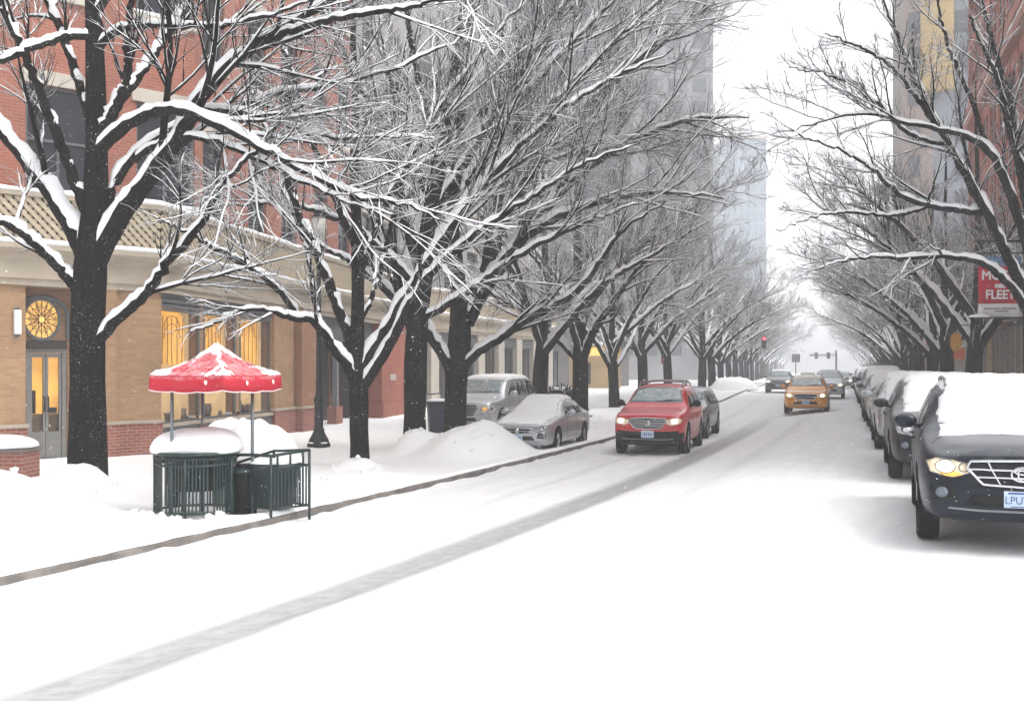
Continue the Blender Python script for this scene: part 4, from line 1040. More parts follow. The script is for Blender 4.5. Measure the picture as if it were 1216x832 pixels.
FARL = 'fog-grey bare tree far down the left row beyond the red off-roader'
for i, y in enumerate((70, 77, 84, 92, 100, 109, 118, 128, 139, 151, 164, 178, 194, 212, 232, 254, 280)):
    far_tree(float(kerbX(y)) - 2.6, y, FARL, LG, 11 + i, 1.0 + .05 * math.sin(i * 2.3))
for i, (x, y) in enumerate(((-7.2, 30.5), (-5.8, 38), (-2.2, 55))):
    pass
rs = [(33, 'dark right trunk carrying the yellow oval sign'), (40.5, 'right trunk next beyond the one with the yellow oval sign'), (48, 'third right trunk back, left of the red pole banner')]
for i, (y, lb) in enumerate(rs): far_tree(float(rkerbX(y)) + .95, y, lb, RG, 30 + i, 1.0, 'r')
FARR = 'fog-grey bare tree far down the right row above the parked cars'
for i, y in enumerate((55, 62, 70, 78, 87, 96, 106, 117, 129, 142, 156, 172, 190, 210, 234, 262)):
    far_tree(float(rkerbX(y)) + .95, y, FARR, RG, 41 + i, 1.0 + .05 * math.sin(i * 1.7), 'r')
# ------------------------------------------------------------------ vehicles (local frame: nose at y=0 looking to -y, z up)
def paint(name, col, frost=.35, metal=.35, rough=.32, coat=.6, grime=.2, spec=.5):
    """car paint with a dusting of snow on its upward faces and road grime low down"""
    if name in MATS: return MATS[name]
    m = bpy.data.materials.new(name); m.use_nodes = True; MATS[name] = m; t = m.node_tree; b = t.nodes['Principled BSDF']
    b.inputs['Metallic'].default_value = metal; b.inputs['Specular IOR Level'].default_value = spec; b.inputs['Coat Weight'].default_value = coat; b.inputs['Coat Roughness'].default_value = .1
    tc = nd(t, 'ShaderNodeTexCoord'); g = nd(t, 'ShaderNodeNewGeometry'); sx = nd(t, 'ShaderNodeSeparateXYZ'); t.links.new(g.outputs['Normal'], sx.inputs[0])
    n = nd(t, 'ShaderNodeTexNoise', i_Scale=5, i_Detail=8, i_Roughness=.7); t.links.new(tc.outputs['Object'], n.inputs['Vector'])
    z = math_n(t, 'ADD', sx.outputs['Z'], math_n(t, 'MULTIPLY', math_n(t, 'SUBTRACT', n.outputs['Fac'], .5), 1.1))
    f = math_n(t, 'MULTIPLY', ramp(t, z, .55, 1.0), frost)
    so_ = nd(t, 'ShaderNodeSeparateXYZ'); t.links.new(tc.outputs['Object'], so_.inputs[0])
    gr = math_n(t, 'MULTIPLY', ramp(t, math_n(t, 'ADD', so_.outputs['Z'], math_n(t, 'MULTIPLY', n.outputs['Fac'], .3)), .35, .8, (1, 1, 1, 1), (0, 0, 0, 1)), grime)
    c = mixc(t, gr, (*col, 1), (.25, .24, .23, 1)); c = mixc(t, f, c, (.82, .84, .86, 1)); t.links.new(c, b.inputs['Base Color'])
    r = math_n(t, 'ADD', math_n(t, 'MULTIPLY', math_n(t, 'MAXIMUM', f, gr), .7), rough); t.links.new(r, b.inputs['Roughness'])
    return m
def screen_mat():
    m = bpy.data.materials.new('car_glass'); m.use_nodes = True; t = m.node_tree; b = t.nodes['Principled BSDF']
    tc = nd(t, 'ShaderNodeTexCoord'); n = nd(t, 'ShaderNodeTexNoise', i_Scale=7, i_Detail=8, i_Roughness=.75); t.links.new(tc.outputs['Object'], n.inputs['Vector'])
    f = math_n(t, 'MULTIPLY', ramp(t, n.outputs['Fac'], .42, .7), .38)
    c = mixc(t, f, (.13, .18, .19, 1), (.66, .72, .74, 1)); t.links.new(c, b.inputs['Base Color'])
    t.links.new(math_n(t, 'ADD', math_n(t, 'MULTIPLY', f, .8), .07), b.inputs['Roughness']); b.inputs['Specular IOR Level'].default_value = .9
    b.inputs['Coat Weight'].default_value = .5; b.inputs['Coat Roughness'].default_value = .05
    return m
SCREEN = screen_mat()
SIDEG = mat('side_glass', (.015, .019, .024), .1, spec=.4)
BLACKP = mat('black_plastic', (.010, .011, .012), .6, spec=.2)
ARCH = mat('wheel_well', (.006, .006, .007), .9)
RUBBER = mat('rubber', (.010, .010, .011), .9, var=.4, vscale=20, spec=.1)
CHROME = mat('chrome', (.62, .63, .65), .18, metal=1)
RIM = mat('alloy', (.35, .36, .38), .35, metal=.8)
LAMPOFF = mat('lamp_clear', (.5, .52, .54), .15, spec=.8, coat=.8, var=.35, vscale=14)
LAMPON = mat('lamp_lit', (.62, .54, .42), .15, emit=.16, ecol=(1, .72, .42), coat=.5, var=.3, vscale=14)
LAMPCORE = mat('lamp_core', (1, .95, .85), .2, emit=2.5, ecol=(1, .86, .6))
AMBER = mat('lamp_amber', (.8, .35, .06), .25, emit=.35, ecol=(1, .45, .08), coat=.5)
PLATE = mat('plate_pale', (.50, .60, .72), .5, var=.15, vscale=18)
PLATET = mat('plate_ink', (.05, .10, .28), .6)
REDL = mat('tail_red', (.4, .01, .01), .2, coat=.6)

TYPES = {
 'suv': dict(L=4.6, W=1.84, top=[(0, .80), (.02, .89), (.10, .97), (.35, 1.02), (.8, 1.06), (1.12, 1.09), (1.90, 1.53), (2.2, 1.585), (3.0, 1.615), (3.7, 1.60), (4.15, 1.56), (4.42, 1.2), (4.52, 1.02), (4.58, .8), (4.6, .7)],
             bot=[(0, .40), (.08, .31), (.5, .25), (4.1, .26), (4.5, .30), (4.6, .42)], belt=1.05, roofw=.72, wb=(.88, 3.54), wr=.36,
             scr=((1.20, .68), (1.50, .58)), win=[[(1.62, 1.10), (2.12, 1.46), (2.52, 1.50), (2.52, 1.09)], [(2.60, 1.09), (2.60, 1.505), (3.38, 1.50), (3.42, 1.10)], [(3.50, 1.11), (3.47, 1.50), (3.95, 1.45), (4.1, 1.16)]]),
 'big': dict(L=4.9, W=1.95, top=[(0, .86), (.02, .98), (.10, 1.06), (.35, 1.11), (.9, 1.15), (1.25, 1.19), (1.88, 1.68), (2.2, 1.77), (3.0, 1.80), (4.0, 1.79), (4.45, 1.72), (4.72, 1.3), (4.82, 1.1), (4.88, .86), (4.9, .8)],
             bot=[(0, .42), (.08, .32), (.5, .28), (4.4, .3), (4.8, .36), (4.9, .5)], belt=1.16, roofw=.78, wb=(.95, 3.8), wr=.40,
             scr=((1.29, .72), (1.67, .64)), win=[[(1.62, 1.2), (2.05, 1.62), (2.5, 1.67), (2.5, 1.19)], [(2.58, 1.19), (2.58, 1.675), (3.45, 1.67), (3.48, 1.2)], [(3.56, 1.2), (3.54, 1.67), (4.3, 1.62), (4.42, 1.24)]]),
 'sedan': dict(L=4.7, W=1.80, top=[(0, .60), (.02, .68), (.10, .76), (.4, .85), (.9, .93), (1.35, .99), (2.15, 1.37), (2.55, 1.445), (3.0, 1.45), (3.5, 1.38), (4.0, 1.16), (4.25, 1.08), (4.55, 1.02), (4.66, .8), (4.7, .7)],
             bot=[(0, .30), (.08, .2), (.5, .18), (4.2, .2), (4.6, .28), (4.7, .42)], belt=.94, roofw=.70, wb=(.92, 3.66), wr=.325,
             scr=((1.07, .64), (1.36, .53)), win=[[(1.78, .99), (2.3, 1.33), (2.72, 1.375), (2.72, .98)], [(2.79, .98), (2.79, 1.375), (3.25, 1.34), (3.62, 1.14), (3.6, 1.0)]]),
}
def patch_bm(outline, mx):
    bm = bmesh.new(); vs = [bm.verts.new((a, b, 0)) for a, b in outline]; bm.faces.new(vs)
    bmesh.ops.triangulate(bm, faces=bm.faces[:])
    for _ in range(7):
        es = [e for e in bm.edges if e.calc_length() > mx]
        if not es: break
        bmesh.ops.subdivide_edges(bm, edges=es, cuts=1, use_grid_fill=False)
        bmesh.ops.triangulate(bm, faces=[f for f in bm.faces if len(f.verts) > 3])
    return bm
def caster(bvh, axis):
    def f(a, b):
        if axis == 'front': o, d = Vector((a, -2, b)), Vector((0, 1, 0))
        elif axis == 'back': o, d = Vector((a, 8, b)), Vector((0, -1, 0))
        elif axis == 'left': o, d = Vector((-3, a, b)), Vector((1, 0, 0))
        elif axis == 'right': o, d = Vector((3, a, b)), Vector((-1, 0, 0))
        else: o, d = Vector((a, b, 4)), Vector((0, 0, -1))
        h = bvh.ray_cast(o, d)
        if h[0] is None or (axis == 'top' and h[0].z < .3): h = bvh.find_nearest(o + d * 3)
        n = h[1]
        if n.dot(d) > 0: n = -n
        return h[0], n
    return f
def patch(bvh, outline, axis, name, m, parent, off=.004, mx=.09, skirt=.02, thick=None, seed=0):
    """a panel following the body: outline in the view plane, cast on the body and lifted off it"""
    bm = patch_bm(outline, mx); bm.verts.ensure_lookup_table(); c = caster(bvh, axis); out_ = [Vector((a, b)) for a, b in outline]
    bd = [v for v in bm.verts if v.is_boundary]; orig = {v: Vector((v.co.x, v.co.y)) for v in bm.verts}
    base = {}
    for v in bm.verts:
        a, b = v.co.x, v.co.y; h, n = c(a, b); o = off
        if thick:
            dm = min((Vector((a, b)) - _near(Vector((a, b)), out_[i - 1], out_[i])).length for i in range(len(out_)))
            q = min(1, dm / .14); o = off + thick * (1 - (1 - q) ** 2.2) * (1 + .20 * vnoise(a * 2 + seed, b * 2, 1.6, seed) + .12 * vnoise(b * 2, a * 2, 5.3, seed)); n = (n + Vector((0, 0, 1.2))).normalized()
            if v.is_boundary: h = h + Vector((vnoise(b, a, 6, seed), vnoise(a, b, 6, seed + 1), 0)) * .035
        base[v] = (h, n); v.co = h + n * o
    be = [e for e in bm.edges if e.is_boundary]
    r = bmesh.ops.extrude_edge_only(bm, edges=be)
    # new verts keep order of geometry: move them toward the body
    newv = [g for g in r['geom'] if isinstance(g, bmesh.types.BMVert)]
    old = {tuple(round(x, 6) for x in v.co): v for v in bd}
    for v in newv:
        s_ = old.get(tuple(round(x, 6) for x in v.co))
        if s_: h, n = base[s_]; v.co = h - n * skirt
    bmesh.ops.recalc_face_normals(bm, faces=bm.faces)
    me = bpy.data.meshes.new(name); bm.to_mesh(me); bm.free()
    o = link(name, me, m, parent, True)
    return o
def _near(p, a, b):
    d = b - a; t = max(0, min(1, (p - a).dot(d) / max(d.length_squared, 1e-9))); return a + d * t
def wire(bvh, pts, axis, r, mb, off=.004, n=5, closed=False, dens=6):
    c = caster(bvh, axis); P = []; k = len(pts)
    for i in range(k if closed else k - 1):
        (a, b), (a2, b2) = pts[i], pts[(i + 1) % k]
        for j in range(dens): P.append((a + (a2 - a) * j / dens, b + (b2 - b) * j / dens))
    if not closed: P.append(pts[-1])
    Q = []
    for a, b in P: h, nn = c(a, b); Q.append(h + nn * off)
    mb.tube(Q, r, n, closed=closed)
def mirror(o): return [(-a, b) for a, b in reversed(o)]
def ell(cx, cz, rx, rz, n=20): return [(cx + rx * math.cos(2 * math.pi * k / n), cz + rz * math.sin(2 * math.pi * k / n)) for k in range(n)]

def text_obj(s, size, m, parent, M, ext=.002, name='lettering'):
    cu = bpy.data.curves.new('t', 'FONT'); cu.body = s; cu.size = size; cu.align_x = 'CENTER'; cu.align_y = 'CENTER'; cu.extrude = ext
    o = bpy.data.objects.new('t', cu); COL.objects.link(o); dg = bpy.context.evaluated_depsgraph_get()
    me = bpy.data.meshes.new_from_object(o.evaluated_get(dg)); bpy.data.objects.remove(o)
    me.transform(M); return link(name, me, m, parent)

def wheel_parts(root, x, y, r, side, m_rim):
    m = MB(); w_ = .105
    m.lathe([(r * .62, -w_), (r * .9, -w_), (r * .975, -w_ * .8), (r, -w_ * .4), (r, w_ * .4), (r * .975, w_ * .8), (r * .9, w_), (r * .62, w_)], (x, y, r), 28, 'X')
    ty = m.build('wheel', RUBBER, root, True)
    m = MB(); o = side * w_ * .75
    m.lathe([(0, o * .9), (r * .10, o * .95), (r * .14, o * .6), (r * .5, o * .35), (r * .57, o * .6), (r * .63, o)], (x, y, r), 24, 'X')
    for k in range(5):
        a = 2 * math.pi * k / 5 + .3
        m.bar((x + o * .92, y + math.cos(a) * r * .08, r + math.sin(a) * r * .08), (x + o * .98, y + math.cos(a) * r * .6, r + math.sin(a) * r * .6), .03, r * .16)
    m.build('rim', m_rim, ty, False)

def car(label, cat, spot, heading, kind='suv', col='silver', paintm=None, name='parked_car', group=None, lit=False, grille='bars', badge=None, plate=None, snow=(), rails=False,
        clad=False, scale=1., amber=False, z=0., detail=True, sign=False, roofrack=False, mirrorm=None, dark_lower=False, W=None, fog=False, hscale=1.):
    T_ = TYPES[kind]; L = T_['L']; W_ = W or T_['W']; root = thing(name, label, cat, (spot[0], spot[1], z), heading, group); root.scale = (scale, scale, scale * hscale)
    ys = np.unique(np.concatenate([[0, .03, .08, .16, .28, .42, .6], np.linspace(.8, L - .7, 26), [L - .55, L - .4, L - .28, L - .18, L - .1, L - .04, L]]))
    zt = np.interp(ys, *zip(*T_['top'])); zb = np.interp(ys, *zip(*T_['bot'])); hw = W_ / 2
    wf = np.interp(ys, [0, .03, .08, .18, .35, .6, 1.0, L - 1, L - .45, L - .15, L], [.76, .84, .89, .935, .965, .985, 1, 1, .97, .9, .80]) * hw
    belt, rw = T_['belt'], T_['roofw']; V_, n = [], 13
    for y, t_, b_, w_ in zip(ys, zt, zb, wf):
        g = float(np.clip((t_ - belt - .04) / .28, 0, 1)); zs = min(belt, t_ - .085) ; h = t_ - zs
        low = [(0, b_), (.8 * w_, b_), (.95 * w_, b_ + .05), (.985 * w_, b_ + .3 * (zs - b_)), (w_, b_ + .62 * (zs - b_)), (.985 * w_, b_ + .86 * (zs - b_)), (.955 * w_, zs)]
        hood = [(.925, .34), (.87, .64), (.74, .82), (.5, .93), (.25, .985), (0, 1)]; cab = [(.935, .05), (rw + (.935 - rw) * .30, .68), (rw * .965, .90), (rw * .72, .975), (rw * .36, .995), (0, 1)]
        up_ = [((a1 * (1 - g) + a2 * g) * w_, zs + (h1 * (1 - g) + h2 * g) * h) for (a1, h1), (a2, h2) in zip(hood, cab)]
        V_.append(low + up_)
    m = MB(); ns = len(ys); full = []
    for y, prof in zip(ys, V_):
        full.append([(a, y, z_) for a, z_ in prof] + [(-a, y, z_) for a, z_ in reversed(prof[1:-1])])
    k = len(full[0]); vs = [p for r_ in full for p in r_]
    fs = [(i * k + j, i * k + (j + 1) % k, (i + 1) * k + (j + 1) % k, (i + 1) * k + j) for i in range(ns - 1) for j in range(k)]
    fs += [tuple(range(k)), tuple((ns - 1) * k + j for j in range(k))]
    # end caps as strips between mirrored points
    fs = fs[:-2]
    for e in (0, ns - 1):
        b0 = e * k; q = len(V_[0])
        for j in range(q - 1):
            l0 = b0 + (k - j) % k; l1 = b0 + (k - j - 1) % k
            if j == 0: fs.append((b0, b0 + 1, l1))
            elif j == q - 2: fs.append((b0 + j, b0 + j + 1, l0))
            else: fs.append((b0 + j, b0 + j + 1, l1, l0))
    m.add(vs, fs); pm = paintm
    o = m.build('body', [pm, ARCH, BLACKP], root, True)
    sb = o.modifiers.new('s', 'SUBSURF'); sb.levels = 1; sb.render_levels = 1
    cm = MB(); wr = T_['wr']; wy = T_['wb']
    for y in wy:
        for sd_ in (-1, 1):
            cm.lathe([(0, -.19), (wr + .055, -.19), (wr + .055, .19), (0, .19)], (sd_ * (hw - .10), y, wr + .02), 30, 'X', mi=1)
    co = cm.build('cutter', [pm, ARCH, BLACKP]); bm = bmesh.new(); bm.from_mesh(co.data); bmesh.ops.remove_doubles(bm, verts=bm.verts, dist=1e-5); bmesh.ops.recalc_face_normals(bm, faces=bm.faces); bm.to_mesh(co.data); bm.free()
    bo = o.modifiers.new('b', 'BOOLEAN'); bo.operation = 'DIFFERENCE'; bo.object = co; bo.solver = 'EXACT'
    co.matrix_world = root.matrix_world if False else Matrix.Identity(4)
    o.parent = None
    dg = bpy.context.evaluated_depsgraph_get(); me = bpy.data.meshes.new_from_object(o.evaluated_get(dg))
    bpy.data.objects.remove(co); o.modifiers.clear(); o.data = me; o.parent = root
    if dark_lower:
        for p in me.polygons:
            c = p.center
            if p.material_index == 0 and c.z < (.60 if c.y < .35 else .36): p.material_index = 2
    me.polygons.foreach_set('use_smooth', np.ones(len(me.polygons), bool)); me.set_sharp_from_angle(angle=R(38))
    bm = bmesh.new(); bm.from_mesh(me); bvh = BVHTree.FromBMesh(bm); bm.free()
    P = lambda *a, **k_: patch(bvh, *a, **k_)
    zf = T_['top'][1][1]                       # top of the nose
    zb0 = T_['bot'][0][1]
    # glass
    (z0, w0), (z1, w1) = T_['scr']
    P([(-w0, z0), (w0, z0), (w0 * .97, z0 + .06), (w1, z1), (w1 * .5, z1 + .03), (-w1 * .5, z1 + .03), (-w1, z1), (-w0 * .97, z0 + .06)], 'front', 'windshield', SCREEN, root, off=.012, mx=.08)
    for wn in T_['win']:
        P(wn, 'left', 'side_window', SIDEG, root, mx=.3); P(wn, 'right', 'side_window', SIDEG, root, mx=.3)
    if detail:
        zr_ = T_['top'][-4][1]; P([(-.55, z0 + .02), (.55, z0 + .02), (.48, z1 - .05), (-.48, z1 - .05)], 'back', 'rear_window', SIDEG, root, mx=.3)
        for s_ in (-1, 1):
            ol = [(s_ * .52, zb0 + .48), (s_ * .80, zb0 + .50), (s_ * .80, zb0 + .68), (s_ * .6, zb0 + .68)]
            P(ol if s_ > 0 else ol[::-1], 'back', 'tail_light', REDL, root, mx=.2)
    # lower intake, grille
    gt = zf - .02; gb = zf - .225 if kind != 'sedan' else zf - .13
    if kind == 'big': gb = zf - .34
    gw0, gw1 = (.47, .33) if kind == 'suv' else (.40, .32) if kind == 'sedan' else (.52, .40)
    gol = [(-gw1, gb), (0, gb - .015), (gw1, gb), (gw0, gb + (gt - gb) * .75), (gw0 * .92, gt), (0, gt + .012), (-gw0 * .92, gt), (-gw0, gb + (gt - gb) * .75)]
    gr = P(gol, 'front', 'grille', BLACKP, root, off=.012, mx=.07)
    if grille != 'plain':
        m = MB(); wire(bvh, gol, 'front', .014, m, .016, 6, True, 5)
        nb = {'bars': 2, 'many': 4, 'one': 1}[grille]
        for i in range(nb):
            zz = gb + (gt - gb) * (i + 1) / (nb + 1); w_ = gw1 + (gw0 - gw1) * min(1, (zz - gb) / (gt - gb) / .75); wire(bvh, [(-w_, zz), (w_, zz)], 'front', .011, m, .019, 6, dens=16)
        if grille == 'bars':
            for s_ in (-1, 1): wire(bvh, [(s_ * gw1 * .55, gb), (s_ * gw0 * .62, gt)], 'front', .009, m, .019, 5)
        m.build('grille_bar', CHROME, gr, True)
    ib = zb0 + .06
    P([(-.5, ib), (.5, ib), (.42, ib + .11), (-.42, ib + .11)], 'front', 'lower_intake', BLACKP, root, off=.004, mx=.15)
    # headlights
    for s_ in (-1, 1):
        if kind == 'sedan': ol = [(.44, gt - .05), (.62, gt - .08), (.79, gt - .03), (.83, gt + .09), (.70, gt + .08), (.52, gt + .02)]
        elif kind == 'big': ol = [(.56, gb + .06), (.88, gb + .08), (.91, gt - .02), (.84, gt + .015), (.58, gt - .02)]
        else: ol = [(.46, gb + .10), (.60, gb + .06), (.80, gb + .10), (.835, gt - .01), (.75, gt + .025), (.6, gt + .01), (.48, gt - .02)]
        ol = [(a * hw / .92, b) for a, b in ol]
        if s_ < 0: ol = mirror(ol)
        hl = P(ol, 'front', 'headlight', LAMPON if lit else LAMPOFF, root, off=.010, mx=.09)
        cx = sum(a for a, b in ol) / len(ol); cz = sum(b for a, b in ol) / len(ol)
        if lit: P(ell(cx + s_ * .02, cz, .075 if kind != 'sedan' else .06, .05), 'front', 'bulb', LAMPCORE, hl, off=.016, mx=.08)
        elif detail:
            P(ell(cx + s_ * .04, cz, .06, .045), 'front', 'bulb', CHROME, hl, off=.014, mx=.08)
        if detail:
            m = MB(); wire(bvh, ell(cx + s_ * .02, cz, .082, .058), 'front', .006, m, .016, 5, True, 2); wire(bvh, ell(cx - s_ * .14, cz - .005, .045, .038), 'front', .006, m, .016, 5, True, 2); wire(bvh, [(a * .995, b) for a, b in ol], 'front', .005, m, .010, 5, True, 4)
            m.build('lamp_bezel', mat('bezel', (.16, .16, .17), .35, metal=.6), hl, True)
        if amber:
            oa = [(.50, gb + .085), (.60, gb + .06), (.72, gb + .085), (.62, gb + .13)] if kind != 'big' else [(.66, gb + .16), (.80, gb + .16), (.80, gt - .06), (.66, gt - .06)]
            P(oa if s_ > 0 else mirror(oa), 'front', 'turn_lamp', AMBER, hl, off=.014, mx=.08)
        if fog and detail:
            of = ell(s_ * hw * .74, zb0 + .17, .085, .06); P([(s_ * hw * .60, zb0 + .12), (s_ * hw * .86, zb0 + .10), (s_ * hw * .87, zb0 + .25), (s_ * hw * .66, zb0 + .26)][::1 if s_ > 0 else -1], 'front', 'fog_lamp_recess', BLACKP, root, off=.005, mx=.1)
            P(ell(s_ * hw * .76, zb0 + .18, .055, .05, 14), 'front', 'fog_lamp', mat('fog_glass', (.10, .12, .15), .15, spec=.6, coat=.5), root, off=.011, mx=.08)
    # seams, sill, handles
    if detail:
        m = MB(); w0_ = T_['win']
        for s_ in ('left', 'right'):
            x1 = w0_[0][0][0] - .03; x2 = (w0_[0][-1][0] + w0_[1][0][0]) / 2; x3 = w0_[1][-1][0] + .06
            for xx in (x1, x2, x3):
                wire(bvh, [(xx, zb0 + .06 if xx != x3 else zb0 + .45), (xx, belt + .02)], s_, .004, m, .0005, 4)
            wire(bvh, [(x1, zb0 + .06), (x3 - .25, zb0 + .06)], s_, .004, m, .0005, 4)
        hy = 1.0 if kind != 'big' else 1.1
        wire(bvh, [(-hw * .84, .50), (-hw * .72, T_['scr'][0][0] * .62 + .2)], 'top', .004, m, .0005, 4); wire(bvh, [(hw * .84, .50), (hw * .72, T_['scr'][0][0] * .62 + .2)], 'top', .004, m, .0005, 4)
        wire(bvh, [(-hw * .80, zb0 + .30), (-hw * .5, zb0 + .245), (hw * .5, zb0 + .245), (hw * .80, zb0 + .30)], 'front', .005, m, .0005, 4, dens=10)
        wire(bvh, [(-hw * .62, gt + .045), (0, gt + .055), (hw * .62, gt + .045)], 'front', .005, m, .0005, 4, dens=10)
        m.build('seam', ARCH, root)
        m = MB(); wire(bvh, [(-hw * .7, zb0 + .035), (-hw * .4, zb0 + .02), (hw * .4, zb0 + .02), (hw * .7, zb0 + .035)], 'front', .010, m, .006, 6, dens=10); m.build('bumper_strip', mat('strip_grey', (.20, .21, .23), .4), root, True)
        for s_, sg_ in (('left', -1), ('right', 1)):
            for xx in ((w0_[0][-1][0] - .18), (w0_[1][-1][0] - .12)):
                c = caster(bvh, s_); h, nn = c(xx, belt - .10); m = MB(); m.tube([h + Vector((0, -.09, 0)), h + Vector((sg_ * .03, -.06, 0)), h + Vector((sg_ * .03, .06, 0)), h + Vector((0, .09, 0))], .012, 6); m.build('handle', pm, root, True)
        m = MB(); c = caster(bvh, 'front')
        for s_ in (-1, 1):
            h, nn = c(s_ * .1 + .12, z0 + .005); h2, n2 = c(s_ * .1 + .12 + .42, z0 + .04); m.tube([h + nn * .02, h2 + n2 * .02], .009, 5)
        m.build('wiper', BLACKP, root)
    # mirrors
    for s_, sg_ in (('left', -1), ('right', 1)):
        yb = T_['win'][0][0][0] + .08; zz = belt + (.09 if kind != 'sedan' else .07); c = caster(bvh, s_); h, nn = c(yb, zz - .03)
        m = MB(); cx = h.x + sg_ * .17
        m.lathe([(0, -.075), (.06, -.07), (.098, -.03), (.105, .02), (.09, .06), (0, .065)], (0, 0, 0), 16, 'Y', M=Matrix.Diagonal((1.15, 1, .80)))
        m.v = [tuple(Vector(p) + Vector((cx, yb, zz + .03))) for p in m.v]
        m.tube([h, Vector((cx - sg_ * .05, yb, zz + .0))], .028, 8)
        m.build('mirror', mirrorm or pm, root, True)
    if rails or roofrack:
        for sg_ in (-1, 1):
            c = caster(bvh, 'top'); m = MB(); x = sg_ * hw * rw * .86; P_ = []
            y0_, y1_ = 2.15, L - .75
            for i in range(12):
                y = y0_ + (y1_ - y0_) * i / 11; h, nn = c(x, y); P_.append(h + Vector((0, 0, (.02 if i in (0, 11) else .075))))
            m.tube(P_, .018, 6)
            for i in (0, 5, 11): h, nn = c(x, P_[i].y); m.tube([h, P_[i]], .022, 6)
            m.build('roof_rail', mat('rail_grey', (.25, .25, .26), .4, metal=.6), root, True)
        if roofrack:
            m = MB(); c = caster(bvh, 'top'); h, nn = c(0, 2.45)
            for y in (2.42, 3.5): hh, nn = c(0, y); m.tube([(-hw * rw * .86, y, hh.z + .06), (0, y, hh.z + .085), (hw * rw * .86, y, hh.z + .06)], .02, 6)
            m.build('roof_bar', mat('rail_grey', (.25, .25, .26), .4), root, True)
    # wheels
    for y in wy:
        for sg_ in (-1, 1): wheel_parts(root, sg_ * (hw - .115), y, wr, sg_, RIM)
    # plate
    if plate:
        c = caster(bvh, 'front'); h, nn = c(0, gb - .13); pz = gb - .13 if kind != 'sedan' else gb - .12; yv = min(c(0, pz)[0].y, c(.15, pz)[0].y) - .012
        m = MB(); m.box((0, yv, pz), (.31, .012, .155)); pl = m.build('license_plate', PLATE, root, bevel=.006)
        if plate != 'blur':
            text_obj(plate, .098, PLATET, pl, Matrix.Translation((0, yv - .0075, pz - .01)) @ Matrix.Rotation(R(90), 4, 'X') @ Matrix.Diagonal((.92, 1, 1, 1)))
            m = MB(); m.box((0, yv - .0075, pz + .058), (.24, .003, .016)); m.box((0, yv - .0075, pz - .066), (.2, .003, .008)); m.build('plate_band', PLATET, pl)
        else:
            m = MB(); rr = random.Random(int(spot[0] * 100))
            for i in range(6): m.box((-.11 + i * .044, yv - .0075, pz - .005), (.012 + .012 * rr.random(), .003, .07)); m.box((-.105 + i * .044, yv - .0078, pz + rr.uniform(-.03, .03)), (.026, .003, .012))
            m.build('plate_marks', PLATET, pl)
    # emblem
    zc = (gt + gb) / 2
    if badge:
        c = caster(bvh, 'front'); h, nn = c(0, zc); y = h.y - .022; m = MB()
        if badge == 'ovals':
            e = lambda cx, cz, rx, rz: [(cx + rx * math.cos(2 * math.pi * k_ / 28), y, cz + rz * math.sin(2 * math.pi * k_ / 28)) for k_ in range(28)]
            for q in (e(0, zc, .092, .064), e(0, zc + .002, .036, .060), e(0, zc + .030, .066, .028)): m.tube(q, .0105, 6, closed=True)
        elif badge == 'shield':
            m.add([(a, y + d, zc + b) for d in (0, .03) for a, b in ((-.062, .065), (.062, .065), (.062, -.02), (.045, -.06), (-.045, -.06), (-.062, -.02))], [(0, 1, 2, 3, 4, 5), (6, 7, 8, 9, 10, 11)] + [(i, (i + 1) % 6, 6 + (i + 1) % 6, 6 + i) for i in range(6)])
            m.box((0, y - .003, zc), (.012, .006, .11), mi=1); m.box((0, y - .004, zc + .012), (.11, .006, .012), mi=1)
        elif badge == 'oval_disc':
            m.lathe([(0, -.012), (.05, -.01), (.06, .0), (.06, .02)], (0, y, zc), 20, 'Y', M=Matrix.Diagonal((1.5, 1, .8)))
        elif badge == 'letters':
            for i in range(3):
                x = -.075 + i * .075; m.tube([(x + .025, y, zc + .03), (x - .02, y, zc + .03), (x - .025, y, zc - .03), (x + .025, y, zc - .03), (x + .025, y, zc)], .010, 5)
        elif badge == 'tall':
            m.add([(a, y + d, zc + b) for d in (0, .03) for a, b in ((-.045, .08), (.045, .08), (.055, .02), (.03, -.09), (-.03, -.09), (-.055, .02))], [(0, 1, 2, 3, 4, 5), (6, 7, 8, 9, 10, 11)] + [(i, (i + 1) % 6, 6 + (i + 1) % 6, 6 + i) for i in range(6)])
        m.build('emblem', [mat('badge_blue', (.03, .06, .2), .3) if badge == 'oval_disc' else CHROME, BLACKP], gr, True)
    # snow lying on the car
    wr_ = hw * rw
    if 'roof' in snow:
        ya, yb_ = (2.12, L - .62) if kind != 'sedan' else (2.35, 3.35)
        P([(-wr_ * .93, ya), (-wr_ * .5, ya - .08), (wr_ * .5, ya - .08), (wr_ * .93, ya), (wr_ * .93, yb_), (-wr_ * .93, yb_)][::-1], 'top', 'roof_snow', SNOW_SOFT, root, off=.004, mx=.14, thick=.07, seed=1)
    yw0 = np.interp(z0, [p[1] for p in T_['top'][:8]], [p[0] for p in T_['top'][:8]])
    if 'screen' in snow:
        y2 = 2.2 if kind != 'sedan' else 2.45
        P([(-w0 * 1.02, yw0 + .02), (-w0 * .5, yw0 - .06), (w0 * .5, yw0 - .06), (w0 * 1.02, yw0 + .02), (w1 * 1.0, y2 - .1), (-w1 * 1.0, y2 - .1)][::-1], 'top', 'windshield_snow', SNOW_SOFT, root, off=.006, mx=.12, thick=.05, seed=2)
    if 'hood' in snow:
        yh0, yh1 = (.20, yw0 - .05)
        P([(-hw * .72, yh0 + .05), (0, yh0), (hw * .72, yh0 + .05), (hw * .80, yh1 - .1), (hw * .74, yh1), (-hw * .74, yh1), (-hw * .80, yh1 - .1)][::-1], 'top', 'hood_snow', SNOW_SOFT, root, off=.004, mx=.12, thick=.05, seed=3)
